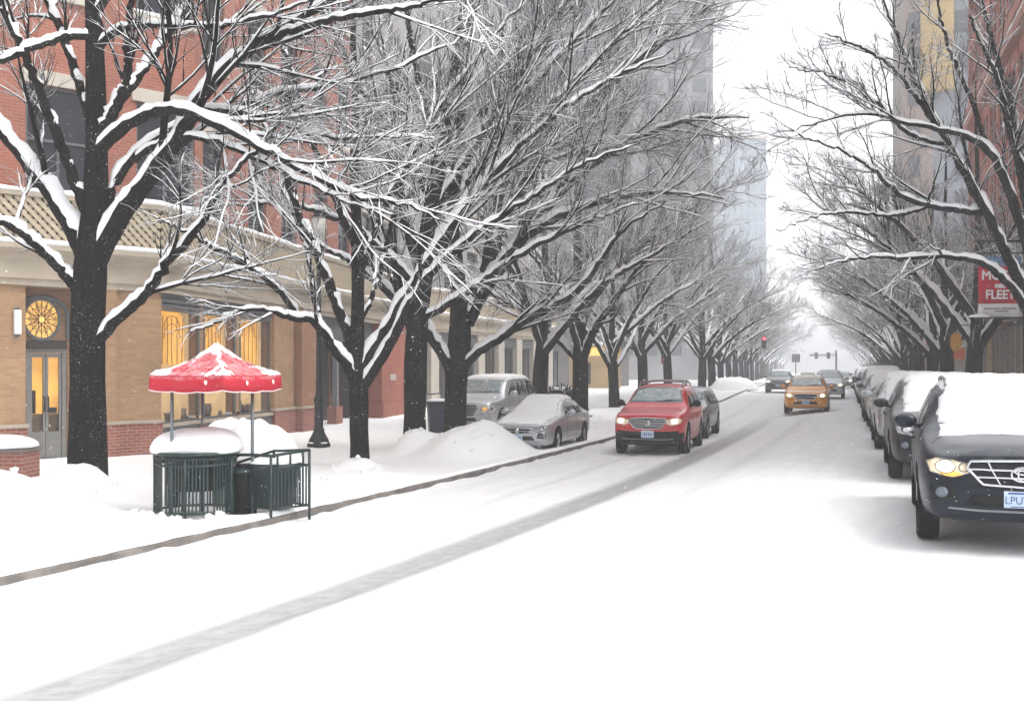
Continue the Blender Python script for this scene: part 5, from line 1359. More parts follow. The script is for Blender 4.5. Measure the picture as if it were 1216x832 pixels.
    if 'cowl' in snow:
        P([(-hw * .75, yw0 - .42), (-.2, yw0 - .30), (.3, yw0 - .36), (hw * .75, yw0 - .45), (hw * .74, yw0 - .03), (-hw * .74, yw0 - .03)][::-1], 'top', 'hood_snow', SNOW_SOFT, root, off=.004, mx=.12, thick=.035, seed=4)
    if sign:
        m = MB(); c = caster(bvh, 'top'); h, nn = c(0, 2.6); m.box((0, 2.6, h.z + .09), (.62, .22, .16)); m.build('roof_sign', mat('sign_white', (.75, .72, .62), .5), root, bevel=.03)
    return root

HD = -math.atan(.326)
NAVY = paint('navy_paint', (.003, .0065, .016), .10, metal=0, rough=.3, coat=.06, grime=.02, spec=.22); RED = paint('red_paint', (.58, .010, .018), .10, metal=0)
SILV = paint('silver_paint', (.46, .48, .50), .35, metal=.6); GREYP = paint('grey_paint', (.15, .165, .18), .35, metal=.5); WHITEP = paint('white_paint', (.62, .63, .64), .4, metal=0)
BLKP = paint('black_paint', (.010, .011, .013), .25, metal=0, coat=.1, spec=.25, grime=.08); GOLD = paint('gold_paint', (.72, .28, .02), .10, metal=.1); DGREY = paint('dark_grey_paint', (.045, .05, .055), .35); BLUEG = paint('blue_grey_paint', (.10, .14, .19), .35)
PG = 'cars parked along the right kerb'; TG = 'cars driving down the snowy street'
car('dark navy off-roader parked nearest at the right edge, one headlight glowing, windscreen under snow', 'car', (4.71, 9.45), HD - R(2.3), 'suv', paintm=NAVY, group=PG, lit=True, amber=True, badge='ovals', plate='LPUYE7', snow=('roof', 'screen', 'cowl'), rails=True, W=1.80, z=0, fog=True)
car('black off-roader parked directly behind the navy one, windscreen snowed over', 'car', (6.62, 15.3), HD - R(.5), 'suv', paintm=BLKP, group=PG, snow=('roof', 'screen', 'cowl'), grille='one', fog=True)
rowp = [(21.2, 'suv', SILV, 'silver off-roader with snowed windscreen, third car in the right kerb row'), (27.0, 'sedan', WHITEP, 'white sedan, fourth car in the right kerb row'),
        (32.6, 'suv', DGREY, 'dark grey off-roader, fifth car in the right kerb row'), (38.2, 'sedan', SILV, 'silver sedan, sixth car in the right kerb row'),
        (43.8, 'big', DGREY, 'tall dark grey off-roader, seventh car in the right kerb row'), (49.6, 'suv', BLUEG, 'blue grey off-roader, eighth car in the right kerb row'),
        (55.4, 'sedan', DGREY, 'dark grey sedan, ninth car in the right kerb row'), (61.2, 'suv', BLKP, 'black off-roader, tenth car in the right kerb row'),
        (67, 'suv', SILV, 'silver off-roader far down the right kerb row, eleventh car'), (73, 'sedan', DGREY, 'dark sedan far down the right kerb row, twelfth car'), (79.5, 'big', GREYP, 'tall grey off-roader at the far end of the right kerb row')]
for i, (y, kd, pm, lb) in enumerate(rowp):
    off = {'suv': 1.86, 'sedan': 1.86, 'big': 1.88}[kd]
    car(lb, 'car', (.326 * y + off - .28 + .04 * math.sin(i * 2.1), y), HD + R(.8 * math.sin(i * 1.3)), kd, paintm=pm, group=PG, snow=('roof', 'screen', 'cowl') if i % 3 != 1 else ('roof', 'screen', 'hood'), grille=('bars', 'one', 'many')[i % 3], detail=i < 5, plate='blur' if i < 3 else None)
# traffic
xr, yr = 3.36, 25.4
car('red off-roader with roof rack and both headlights on, driving toward the viewer', 'car', (xr, yr), HD + R(1), 'suv', paintm=RED, name='moving_car', group=TG, lit=True, badge='shield', grille='many', plate='blur', roofrack=True, dark_lower=True, scale=1.0, hscale=1.13, mirrorm=BLACKP, z=zr(xr + .4, yr + 1.5) - .07)
x, y = 4.95, 31.2
car('grey off-roader following close behind the red one with its headlights on', 'car', (x, y), HD, 'suv', paintm=GREYP, name='moving_car', group=TG, lit=True, snow=('cowl',), grille='one', z=zr(x, y + 1.5) - .04, dark_lower=True)
x, y = 11.9, 41.5
car('orange gold taxi with a roof sign and lit headlights in mid street', 'taxi', (x, y), HD, 'suv', paintm=GOLD, name='taxi', group=TG, lit=True, badge='oval_disc', grille='one', plate='blur', snow=('roof',), sign=True, z=zr(12.2, 42.0) - .07, scale=.97)
x, y = 18.7, 72
car('dark green grey car with lit headlights in the far left lane beyond the taxi', 'car', (x, y), HD, 'suv', paintm=DGREY, name='moving_car', group=TG, lit=True, snow=('roof',), z=zr(x, y), detail=False, plate='blur')
x, y = 17.9, 58
car('pale silver off-roader half hidden behind the orange taxi', 'car', (x, y), HD, 'suv', paintm=SILV, name='moving_car', group=TG, lit=True, snow=('roof',), grille='many', z=zr(x, y), detail=False, plate='blur')
x, y = 28.4, 88
car('faint grey car far off near the end of the parked row', 'car', (x, y), HD, 'sedan', paintm=GREYP, name='moving_car', group=TG, lit=True, snow=('roof',), z=zr(x, y), detail=False)
# pulled up on the left sidewalk
x, y = .12, 25.1
car('silver sedan with snowed windscreen and hood, pulled up on the left sidewalk', 'car', (x, y), HD - R(1), 'sedan', paintm=SILV, lit=False, grille='one', badge='tall', plate='blur', snow=('roof', 'screen', 'hood'), z=zw(x + .5, y + 2.5) - .06, scale=.92, fog=True)
x, y = -1.5, 30.4
car('tall silver off-roader with an amber corner lamp parked behind the silver sedan', 'car', (x, y), HD - R(1), 'big', paintm=SILV, lit=False, amber=True, grille='many', badge='letters', snow=('roof',), z=zw(x, y + 2) - .02)
# ------------------------------------------------------------------ street furniture
GREENM = mat('green_black_metal', (.005, .022, .021), .42, spec=.5)
def snow_cap(name, parent, cx, cy, z, rx, ry, h, seed=1, n=26, nr=9, power=2.6, slump=.06, lump=0.):
    """a pillow of snow: rounded top, bulging side, flat base"""
    m = MB(); vs = [(cx, cy, z + h * (1 + .06 * vnoise(cx, cy, 2, seed)))]; fs = []
    rings = [(.18, .99), (.38, .965), (.58, .92), (.76, .82), (.9, .66), (.985, .44), (1.02, .2), (1.0, .0)] if lump < .05 else [(.12, 1.0), (.25, .99), (.38, .97), (.5, .93), (.6, .87), (.68, .79), (.75, .69), (.81, .58), (.86, .46), (.91, .34), (.96, .2), (1.01, .08), (1.05, 0)]
    for q, (rr_, hh) in enumerate(rings):
        for k in range(n):
            a = 2 * math.pi * k / n; c, s_ = math.cos(a), math.sin(a)
            e = (abs(c) ** power + abs(s_) ** power) ** (-1 / power) * (1 + slump * vnoise(c * 2, s_ * 2, 1.3, seed))
            x, y = cx + rx * rr_ * c * e, cy + ry * rr_ * s_ * e
            vs.append((x, y, z + h * hh * (1 + .10 * vnoise(x, y, 2.2, seed) + lump * (vnoise(x, y + hh, 5.3, seed) + .6 * vnoise(x + hh * 2, y, 10.1, seed)))))
    fs += [(0, 1 + k, 1 + (k + 1) % n) for k in range(n)]
    for q in range(len(rings) - 1):
        for k in range(n):
            b = 1 + q * n; fs.append((b + k, b + n + k, b + n + (k + 1) % n, b + (k + 1) % n))
    fs.append(tuple(1 + (len(rings) - 1) * n + k for k in range(n)))
    m.add(vs, fs); return m.build(name, SNOW_SOFT, parent, True, sub=1)

# slatted pen 1 with a bin inside and a pillow of snow on top
bx, by = -4.36, 14.15; bz = zw(bx, by) + .0; zg = -.30
t = thing('bin_pen', 'dark green slatted bin pen topped with a deep pillow of snow, under the red canopy', 'bin', (bx, by, zg))
RX, RY = .55, .50; NS = 10; top = .90
pt = lambda a, z, k=1.: Vector((RX * k * math.cos(a), RY * k * math.sin(a), z))
corner = [(-90 + 36 * k) * math.pi / 180 for k in range(NS)]
m = MB(); m.tube([pt(a, .10) for a in corner], .017, 6, closed=True); m.tube([pt(a, top - .16) for a in corner], .017, 6, closed=True); m.build('rail', GREENM, t, True)
m = MB(); m.tube([pt(a, top - .01, 1.03) for a in corner], .026, 8, closed=True); m.tube([pt(a, top - .07, 1.03) for a in corner], .012, 6, closed=True); m.build('top_rim', GREENM, t, True)
m = MB()
for i in range(NS):
    a, b = pt(corner[i], 0), pt(corner[(i + 1) % NS], 0)
    for k in range(1, 7):
        p = a + (b - a) * (k / 7); d = (b - a).normalized()
        m.box((p.x, p.y, .47), (.024, .008, .74), rz=math.atan2(d.y, d.x))
    for k in range(1, 5):
        p = (a + (b - a) * (k / 5)) * 1.03; m.tube([(p.x, p.y, top - .07), (p.x, p.y, top - .01)], .007, 5)
m.build('slats', GREENM, t)
for i in (0, 2, 4, 6, 8):
    m = MB(); m.tube([pt(corner[i], -.06), pt(corner[i], top - .02)], .022, 8); m.build('leg', GREENM, t, True)
m = MB(); m.lathe([(0, .38), (.34, .38), (.38, .42), (.43, .78), (.45, .79), (.45, .85), (0, .85)], (0, 0, 0), 24); m.build('liner', BLACKP, t, True)
snow_cap('snow_cap', t, .0, .08, .86, .60, .50, .36, 3, lump=.02, n=36, power=3.2)

# bent-tube pen 2, half round a tapered black bin
cx, cy = -3.33, 14.35
t = thing('bin_pen', 'dark green bent-tube pen around a dark bin, without a snow pillow', 'bin', (cx, cy, zg))
c0, c1, c2 = Vector((-.54, -.08, 0)), Vector((.06, -.46, 0)), Vector((.50, -.05, 0)); c3 = Vector((-.1, .40, 0))
def railing(m, a, b, zt, r=.02):
    m.tube([a + Vector((0, 0, zt)), b + Vector((0, 0, zt))], r, 8)
TOPZ = .86
def lerpv(a, b, q): return a + (b - a) * q
m = MB()
arc_ = [c0 + Vector((0, 0, -.05)), c0 + Vector((0, 0, TOPZ - .14)), lerpv(c0, c1, .04) + Vector((0, 0, TOPZ - .05)), lerpv(c0, c1, .14) + Vector((0, 0, TOPZ - .01)), lerpv(c0, c1, .5) + Vector((0, 0, TOPZ)), c1 + Vector((0, 0, TOPZ)), c2 + Vector((0, 0, TOPZ + .05))]
m.tube(arc_, .022, 8); m.tube([c2 + Vector((0, 0, TOPZ + .05)), c3 + Vector((0, 0, TOPZ)), c0 + Vector((0, 0, TOPZ - .14))], .02, 8); m.build('top_rail', GREENM, t, True)
m = MB()
for zz in (.14, TOPZ - .16):
    for a, b in ((c0, c1), (c1, c2), (c2, c3), (c3, c0)): m.tube([a + Vector((0, 0, zz)), b + Vector((0, 0, zz))], .015, 6)
m.build('rail', GREENM, t, True)
m = MB()
for a, b, nn in ((c0, c1, 13), (c1, c2, 11), (c2, c3, 12), (c3, c0, 10)):
    d = (b - a).normalized()
    for k in range(1, nn):
        p = lerpv(a, b, k / nn); m.box((p.x, p.y, (.14 + TOPZ - .16) / 2), (.020, .008, TOPZ - .30), rz=math.atan2(d.y, d.x))
m.build('slats', GREENM, t)
for p in (c1, c2, c3):
    m = MB(); m.tube([p + Vector((0, 0, -.06)), p + Vector((0, 0, TOPZ + (.05 if p is c2 else 0)))], .02, 8); m.build('leg', GREENM, t, True)
for k in range(3):
    m = MB(); p = lerpv(c1, c2, (k + .5) / 3); m.tube([p + Vector((0, 0, TOPZ - .16)), p + Vector((0, 0, TOPZ + .02))], .016, 6); m.build('stub', GREENM, t, True)
m = MB(); m.lathe([(0, .12), (.26, .12), (.36, .64), (.38, .66), (.38, .72), (0, .72)], (.0, -.02, 0), 22); m.build('liner', mat('liner_green', (.008, .016, .018), .5), t, True)
snow_cap('snow_cap', t, .0, 0, .72, .34, .32, .06, 5)
# black tapered bin between the two pens
t = thing('trash_can', 'small black tapered can squeezed between the two slatted pens', 'bin', (-3.72, 14.3, zg))
m = MB(); m.lathe([(0, 0), (.15, 0), (.20, .58), (.225, .6), (.225, .66), (.18, .67), (0, .67)], (0, 0, 0), 20); m.build('body', BLACKP, t, True)
m = MB(); m.lathe([(.226, .60), (.24, .6), (.24, .665), (.226, .665)], (0, 0, 0), 20); m.build('rim', GREENM, t, True)

# snow heaps behind the pens
hp = at(330, 535, 16.6)
t = snow_cap('snow_heap', None, -4.2, 15.75, zw(-4.2, 15.75) - .05, 1.08, .8, 1.26, 9, power=2.7, slump=.13, lump=.07, n=44); tag(t, 'broad waist-high heap of shovelled snow behind the two slatted pens', 'snow heap')

# red canopy on two poles
gx, gy = -4.08, 14.15
t = thing('canopy', 'red square canopy with snow on its top, standing on thin poles over the bins', 'canopy', (gx, gy, zg))
CL, CF, CR, CB_ = Vector((-.82, -.31, 0)), Vector((.31, -.82, 0)), Vector((.82, .31, 0)), Vector((-.31, .82, 0))
cs = [CL, CF, CR, CB_]; ze = 1.96; zp = 2.36; vh = .205
def dusted_cloth():
    m = bpy.data.materials.new('red_cloth'); m.use_nodes = True; t = m.node_tree; b = t.nodes['Principled BSDF']; b.inputs['Roughness'].default_value = .8
    g = nd(t, 'ShaderNodeNewGeometry'); sx = nd(t, 'ShaderNodeSeparateXYZ'); t.links.new(g.outputs['Normal'], sx.inputs[0]); tc = nd(t, 'ShaderNodeTexCoord')
    n = nd(t, 'ShaderNodeTexNoise', i_Scale=9, i_Detail=9, i_Roughness=.8); t.links.new(tc.outputs['Object'], n.inputs['Vector'])
    n2 = nd(t, 'ShaderNodeTexNoise', i_Scale=3, i_Detail=4); t.links.new(tc.outputs['Object'], n2.inputs['Vector'])
    f = math_n(t, 'MULTIPLY', ramp(t, n.outputs['Fac'], .40, .66), ramp(t, sx.outputs['Z'], .45, .8))
    c = mixc(t, ramp(t, n2.outputs['Fac'], .3, .7), (.38, .005, .020, 1), (.50, .009, .030, 1)); c = mixc(t, math_n(t, 'MULTIPLY', f, .50), c, (.85, .82, .84, 1)); t.links.new(c, b.inputs['Base Color'])
    bp = nd(t, 'ShaderNodeBump', i_Strength=.25, i_Distance=.02); t.links.new(n2.outputs['Fac'], bp.inputs['Height']); t.links.new(bp.outputs[0], b.inputs['Normal'])
    return m
REDC = dusted_cloth()
def roofpt(i, u, q):
    """i side, u along the side 0..1, q 0 eave..1 peak; cloth sags between its ribs"""
    a, b = cs[i], cs[(i + 1) % 4]; e = lerpv(a, b, u); p = lerpv(e, Vector((0, 0, 0)), q)
    sag = -.028 * math.sin(math.pi * u) * (1 - q) - .04 * math.sin(math.pi * q); z = ze + (zp - ze) * q + sag
    return Vector((p.x, p.y, z))
m = MB(); NU, NQ = 14, 10
for i in range(4):
    vs = [roofpt(i, u / NU, q / NQ * .97) for q in range(NQ + 1) for u in range(NU + 1)]
    m.add(vs, [(q * (NU + 1) + u, q * (NU + 1) + u + 1, (q + 1) * (NU + 1) + u + 1, (q + 1) * (NU + 1) + u) for q in range(NQ) for u in range(NU)])
cl = m.build('cloth_roof', REDC, t, True); sm_ = cl.modifiers.new('s', 'SOLIDIFY'); sm_.thickness = .008
for i in range(4):
    m = MB(); vs = []
    nn = 24
    for k in range(nn + 1):
        u = k / nn; p = roofpt(i, u, 0); o = Vector((p.x, p.y, 0)).normalized() * (.02 * math.sin(u * 18) + .012)
        sc = .014 * abs(math.sin(u * math.pi * 3)) - .007
        for f in (0, .5, 1): vs.append(p + o * f + Vector((0, 0, -(vh + sc) * f - .002)))
    m.add(vs, [(k * 3 + j, k * 3 + j + 1, (k + 1) * 3 + j + 1, (k + 1) * 3 + j) for k in range(nn) for j in range(2)])
    vl = m.build('valance', REDC, t, True); sm_ = vl.modifiers.new('s', 'SOLIDIFY'); sm_.thickness = .006
    m = MB(); bot = [Vector(vs[k * 3 + 2]) for k in range(nn + 1)]; m.tube(bot, .008, 5); m.build('trim', mat('pale_trim', (.75, .6, .62), .7), vl, True)
# small pale tabs on the valance
m = MB()
for i, u in ((0, .78), (1, .35), (1, .8)):
    a = roofpt(i, u, 0); b = roofpt(i, u + .04, 0); d = (b - a); nrm_ = Vector((d.y, -d.x, 0)).normalized() * .034
    m.add([a + nrm_ + Vector((0, 0, -.05)), b + nrm_ + Vector((0, 0, -.06)), b + nrm_ + Vector((0, 0, -.10)), a * .5 + b * .5 + nrm_ + Vector((0, 0, -.12)), a + nrm_ + Vector((0, 0, -.09))], [(0, 1, 2, 3, 4)])
m.build('tab', mat('tab_pale', (.8, .72, .68), .7), t)
# snow on the canopy: thick on the ridges and peak, thin in the sagging middles (where the red shows)
m = MB(); NU, NQ = 40, 26
for i in range(4):
    vs = []; keep = []
    for q in range(NQ + 1):
        for u in range(NU + 1):
            uu, qq = u / NU, q / NQ; p = roofpt(i, uu, qq * .985)
            edge = min(uu, 1 - uu) * 2
            th = .035 * (1 - edge) ** 1.3 + .040 * sst(.62, 1, qq) - .024 + .022 * vnoise(p.x * 3, p.y * 3, 2.6, i) + .012 * vnoise(p.x * 9, p.y * 9, 3, i) - .008 - (.022 * math.exp(-((uu - .5) / .24) ** 2 - ((qq - .5) / .28) ** 2)) + (.012 if i in (0, 1) else .02) * math.exp(-((qq - .12) / .12) ** 2)
            if qq < .03: th = min(th, .0)
            vs.append(p + Vector((0, 0, max(th, -.012) + .004))); keep.append(th)
    fs = []
    for q in range(NQ):
        for u in range(NU):
            a = q * (NU + 1) + u; ids = (a, a + 1, a + NU + 2, a + NU + 1)
            if max(keep[k] for k in ids) > 0: fs.append(ids)
    m.add(vs, fs)
m.build('snow_cover', SNOW_SOFT, t, True)
for px_ in (-.50, .48):
    m = MB(); yy = -.36 if px_ < 0 else .05; m.tube([(px_, yy, -.06), (px_, yy, ze - .04)], .024, 10); m.build('pole', mat('pole_grey', (.16, .18, .19), .4, metal=.5), t, True)
for px_, yy in ((-.34, .45),):
    m = MB(); m.tube([(px_, yy, -.06), (px_, yy, ze + .02)], .02, 8); m.build('pole', mat('pole_grey', (.16, .18, .19), .4, metal=.5), t, True)
m = MB()
for i in range(4): m.tube([roofpt(i, 0, 0) + Vector((0, 0, -.015)), roofpt(i, 0, .5) + Vector((0, 0, -.02)), roofpt(i, 0, .96) + Vector((0, 0, -.02))], .012, 6)
m.tube([Vector((cs[i].x * .93, cs[i].y * .93, ze - .05)) for i in range(4)], .012, 6, closed=True); m.build('rib', mat('pole_grey', (.16, .18, .19), .4), t)
m = MB()
for a, b in (((-.5, -.36), (.48, .05)), ((-.34, .45), (.48, .05)), ((-.5, -.36), (-.34, .45))): m.tube([(a[0], a[1], ze - .06), (b[0], b[1], ze - .06)], .012, 6)
m.build('cross_bar', mat('pole_grey', (.16, .18, .19), .4), t)

# lamp post with fluted base
lx, ly = -5.0, 26.5; lz = zw(lx, ly)
t = thing('lamp_post', 'dark green lamp post with a fat moulded base in front of the porch', 'street lamp', (lx, ly, lz))
m = MB(); m.lathe([(0, -.05), (.30, -.05), (.30, .08), (.27, .12), (.25, .2), (.17, .34), (.14, .42), (.15, .46), (.115, .5), (.11, 1.15), (.13, 1.2), (.13, 1.26), (.10, 1.32), (0, 1.33)], (0, 0, 0), 20); m.build('base', DKMETAL, t, True)
m = MB(); m.lathe([(.085, 1.3), (.075, 1.6), (.085, 1.62), (.085, 1.7), (.072, 1.74), (.055, 5.2), (.08, 5.22), (.08, 5.28), (.05, 5.32)], (0, 0, 0), 16); m.build('shaft', DKMETAL, t, True)
m = MB(); m.lathe([(.06, 5.3), (.13, 5.36), (.19, 5.5), (.21, 5.7), (.18, 5.9), (.1, 6.02), (0, 6.04)], (0, 0, 0), 18); m.build('globe', mat('globe_white', (.7, .68, .62), .3), t, True)
m = MB(); m.lathe([(.20, 5.93), (.10, 6.05), (.03, 6.12), (.02, 6.25), (0, 6.3)], (0, 0, 0), 16); m.build('finial', DKMETAL, t, True)
snow_cap('snow_cap', t, 0, 0, .09, .26, .26, .1, 3)

# snow-covered brick planter at the left edge
px_, py_ = -9.7, 19.0
t = thing('planter', 'low brick planter at the left edge with a thick slab of snow on top', 'planter', (px_, py_, zw(px_, py_)))
m = MB(); m.box((0, 0, .15), (1.55, .7, .7)); m.build('wall', BASEBRICK, t, uv=True)
m = MB(); m.box((0, 0, .52), (1.65, .8, .06)); m.build('coping', mat('coping_dark', (.16, .13, .12), .8), t, bevel=.01)
snow_cap('snow_cap', t, 0, 0, .54, .86, .44, .26, 6, power=5)

# navy wheeled bin beside the trunk
wx, wy = -2.17, 29.6; wz = zw(wx, wy)
t = thing('wheeled_bin', 'dark blue lidded bin standing between the straight trunk and the tree on the heap', 'bin', (wx, wy, wz), .2)
m = MB(); m.add([(a * s_, b * s_, z) for z, s_ in ((.05, .8), (1.0, 1.0)) for a, b in ((-.27, -.27), (.27, -.27), (.27, .27), (-.27, .27))], [(0, 3, 2, 1), (4, 5, 6, 7), (0, 1, 5, 4), (1, 2, 6, 5), (2, 3, 7, 6), (3, 0, 4, 7)]); m.build('body', mat('bin_navy', (.015, .025, .045), .5), t, bevel=.02)
m = MB(); m.box((0, 0, 1.04), (.60, .60, .07)); m.tube([(-.2, .3, 1.0), (-.2, .36, 1.02), (.2, .36, 1.02), (.2, .3, 1.0)], .015); m.build('lid', mat('bin_lid', (.03, .04, .055), .5), t, bevel=.02)
m = MB()
for s_ in (-1, 1): m.lathe([(0, -.03), (.09, -.03), (.1, 0), (.09, .03), (0, .03)], (s_ * .24, .22, .09), 14, 'X')
m.build('wheel', RUBBER, t); snow_cap('snow_cap', t, 0, 0, 1.07, .28, .28, .09, 2, power=4)
wx, wy = -1.72, 28.6
t = thing('utility_cabinet', 'pale low utility box touching the dark blue bin', 'cabinet', (wx, wy, zw(wx, wy)), .2)
m = MB(); m.box((0, 0, .3), (.3, .4, .8)); m.build('body', STONE2, t, bevel=.02)
m = MB(); m.box((0, -.203, .35), (.22, .012, .5)); m.build('door', FRAMEG, t); snow_cap('snow_cap', t, 0, 0, .69, .17, .22, .1, 2, power=4)

# dark blue-grey shrub behind the silver sedan
sx, sy = 1.95, 41.5; sz_ = zw(sx, sy)
t = thing('shrub', 'bushy dark blue grey evergreen shrub with streaks of snow behind the silver sedan', 'shrub', (sx, sy, sz_))
g = np.random.default_rng(5); N = 2600; u = nrm(g.normal(size=(N, 3))); u[:, 2] = np.abs(u[:, 2]); rad_ = g.uniform(.55, 1, N)[:, None]
c = u * rad_ * np.array([1.15, .9, 1.25]); d = nrm(u + g.normal(size=(N, 3)) * .5); s_ = nrm(np.cross(d, g.normal(size=(N, 3))))
ln = g.uniform(.14, .26, (N, 1)); wd = g.uniform(.02, .035, (N, 1))
v = np.stack([c - s_ * wd, c + d * ln * .5 + s_ * wd * 1.2, c + d * ln, c + d * ln * .5 - s_ * wd * 1.2], 1).reshape(-1, 3)
LEAFM = bark_mat('evergreen', .55, .8, 0); 
for n_ in LEAFM.node_tree.nodes:
    if n_.type == 'VALTORGB' and n_.color_ramp.elements[0].color[0] < .02 and n_.color_ramp.elements[1].color[0] < .1:
        n_.color_ramp.elements[0].color = (.015, .022, .035, 1); n_.color_ramp.elements[1].color = (.05, .065, .09, 1)
link('foliage', mesh_np('foliage', v, [np.arange(N * 4).reshape(-1, 4)]), LEAFM, t)
m = MB()
for k in range(9):
    a = k * .7; m.tube([(0, 0, -.05), (.25 * math.cos(a), .25 * math.sin(a), .4), (.7 * math.cos(a), .6 * math.sin(a), .9)], [.03, .02, .008], 5)
m.build('stem', BARK, t)
m = MB()
for k in range(2):
    a = random.uniform(0, 6.28); q = random.uniform(.2, .8); x, y = 1.1 * q * math.cos(a), .85 * q * math.sin(a); z = 1.2 * math.sqrt(1 - q * q)
    m.lathe([(0, z + .10), (.12, z + .08), (.2, z + .02), (.22, z - .03)], (x, y, 0), 10)
m.build('snow_patch', SNOW_SOFT, t, True)
# far left kerb heap
t = snow_cap('snow_heap', None, 16.6, 77, .1, 1.9, 1.6, .95, 21, lump=.08, n=40); tag(t, 'ploughed snow heap at the far left kerb beside the dark far car', 'snow heap')
# loose crumbs of snow along the kerb
g = np.random.default_rng(31); N = 520
y = g.uniform(5, 40, N) ** 1.0; xk = kerbX(y) + .06 + np.abs(g.normal(size=N)) * .16; zc = z_road(xk, y) + .01
r = g.uniform(.012, .05, N) * g.uniform(.5, 1, N)
NB = 130   # bigger clods on the ploughed heaps
pick = g.integers(0, 12, NB); mm_ = np.array([q[:4] for q in MOUNDS])[pick]; bxx = mm_[:, 0] + g.normal(size=NB) * mm_[:, 2] * .7; byy = mm_[:, 1] + g.normal(size=NB) * mm_[:, 3] * .6
ok_ = bxx < kerbX(byy) - .1; bxx, byy = bxx[ok_], byy[ok_]
xk = np.concatenate([xk, bxx]); y = np.concatenate([y, byy]); zc = np.concatenate([zc, z_walk(bxx, byy) + .015]); r = np.concatenate([r, g.uniform(.02, .075, len(bxx))]); N = len(xk)
ico = bmesh.new(); bmesh.ops.create_icosphere(ico, subdivisions=1, radius=1); iv = np.array([v.co[:] for v in ico.verts]); ifc = np.array([[v.index for v in f.verts] for f in ico.faces]); ico.free()
v = np.stack([xk, y, zc], 1)[:, None] + iv[None] * (r[:, None, None] * g.uniform(.6, 1.25, (N, len(iv), 1))) * np.array([1, 1, .7])
cr = link('snow_crumbs', mesh_np('snow_crumbs', v.reshape(-1, 3), [(np.arange(N)[:, None, None] * len(iv) + ifc[None]).reshape(-1, 3)]), SNOW_SOFT, None, True)
tag(cr, 'loose crumbs of snow scattered along the foot of the left kerb', 'snow', kind='stuff')
# --- banner on a pole, right
BX, BY = 13.55, 27.0; bz_ = .15
t = thing('banner_pole', 'dark pole at the right edge holding a red and white lettered banner', 'banner pole', (BX, BY, bz_))
m = MB(); m.lathe([(0, -.1), (.16, -.1), (.15, .3), (.09, .5), (.075, .6), (.06, 6.2), (.07, 6.25), (0, 6.3)], (0, 0, 0), 16); m.build('pole', DKMETAL, t, True)
zt_, zb_ = CAM_H + (437 - 305) / F * BY - bz_, CAM_H + (437 - 376) / F * BY - bz_
x0, x1 = (1162 - CX) / F * BY - BX, (1212 - CX) / F * BY - BX
m = MB()
for z in (zt_ + .1, zb_ - .03): m.tube([(0, 0, z), (x0 - .06, 0, z)], .022, 8)
m.tube([(0, 0, zb_ - .03), (0, 0, zt_ + .42)], .064, 8); m.tube([(0, 0, zt_ + .42), (x0 - .1, 0, zt_ + .42)], .03, 8); m.tube([(x0 + .1, 0, zt_ + .42), (x0 + .1, 0, zt_)], .008, 5); m.tube([(x1 - .1, 0, zt_ + .42), (x1 - .1, 0, zt_)], .008, 5)
m.build('bracket', DKMETAL, t, True)
def band_(name, za, zb2, m_, par, yo=0., dx=0.):
    mm = MB(); vs = []
    for i in range(11):
        u = i / 10; x = x0 + (x1 - x0) * u
        for q in (0, 1): vs.append((x, yo + .02 * math.sin(u * 5 + q), (za, zb2)[q] + .0))
    mm.add(vs, [(i * 2, i * 2 + 2, i * 2 + 3, i * 2 + 1) for i in range(10)])
    o = mm.build(name, m_, par, True); s__ = o.modifiers.new('s', 'SOLIDIFY'); s__.thickness = .012; s__.offset = 0; return o
h = zt_ - zb_
bn = band_('banner', zb_ + .22 * h, zt_ - .16 * h, mat('banner_red', (.55, .012, .03), .7, var=.12), t)
band_('banner_top', zt_ - .16 * h, zt_, mat('banner_blue', (.12, .24, .38), .7, var=.4, vscale=6), t)
band_('banner_foot', zb_, zb_ + .22 * h, mat('banner_white', (.72, .71, .72), .7), t)
WHT = mat('letter_white', (.82, .80, .80), .7); INK = mat('letter_ink', (.08, .06, .10), .7)
cxm = (x0 + x1) / 2
TM = lambda z, sx=1., yo=-.034: Matrix.Translation((cxm, yo, z)) @ Matrix.Rotation(R(90), 4, 'X') @ Matrix.Diagonal((sx, 1, 1, 1))
rh0, rh1 = zb_ + .22 * h, zt_ - .16 * h; rh = rh1 - rh0
def bold(o): 
    m_ = o.modifiers.new('s', 'SOLIDIFY'); m_.thickness = .012; m_.offset = 1; return o
bold(text_obj('MCTO', .34, WHT, bn, TM(rh1 - .25 * rh, 1.0))); bold(text_obj('oac', .20, WHT, bn, TM(rh1 - .51 * rh, 1.0))); bold(text_obj('FLEET', .33, WHT, bn, TM(rh1 - .77 * rh, .92)))
m = MB()
for i, (u0, u1, z) in enumerate(((.12, .5, .62), (.53, .88, .62), (.38, .7, .42))):
    m.box((x0 + (x1 - x0) * (u0 + u1) / 2, -.036, zb_ + .22 * h * z), ((x1 - x0) * (u1 - u0), .006, .028))
m.build('small_print', INK, t)
snow_cap('snow_cap', t, x0 + .02, 0, zb_ - .02, .28, .06, .09, 2); 
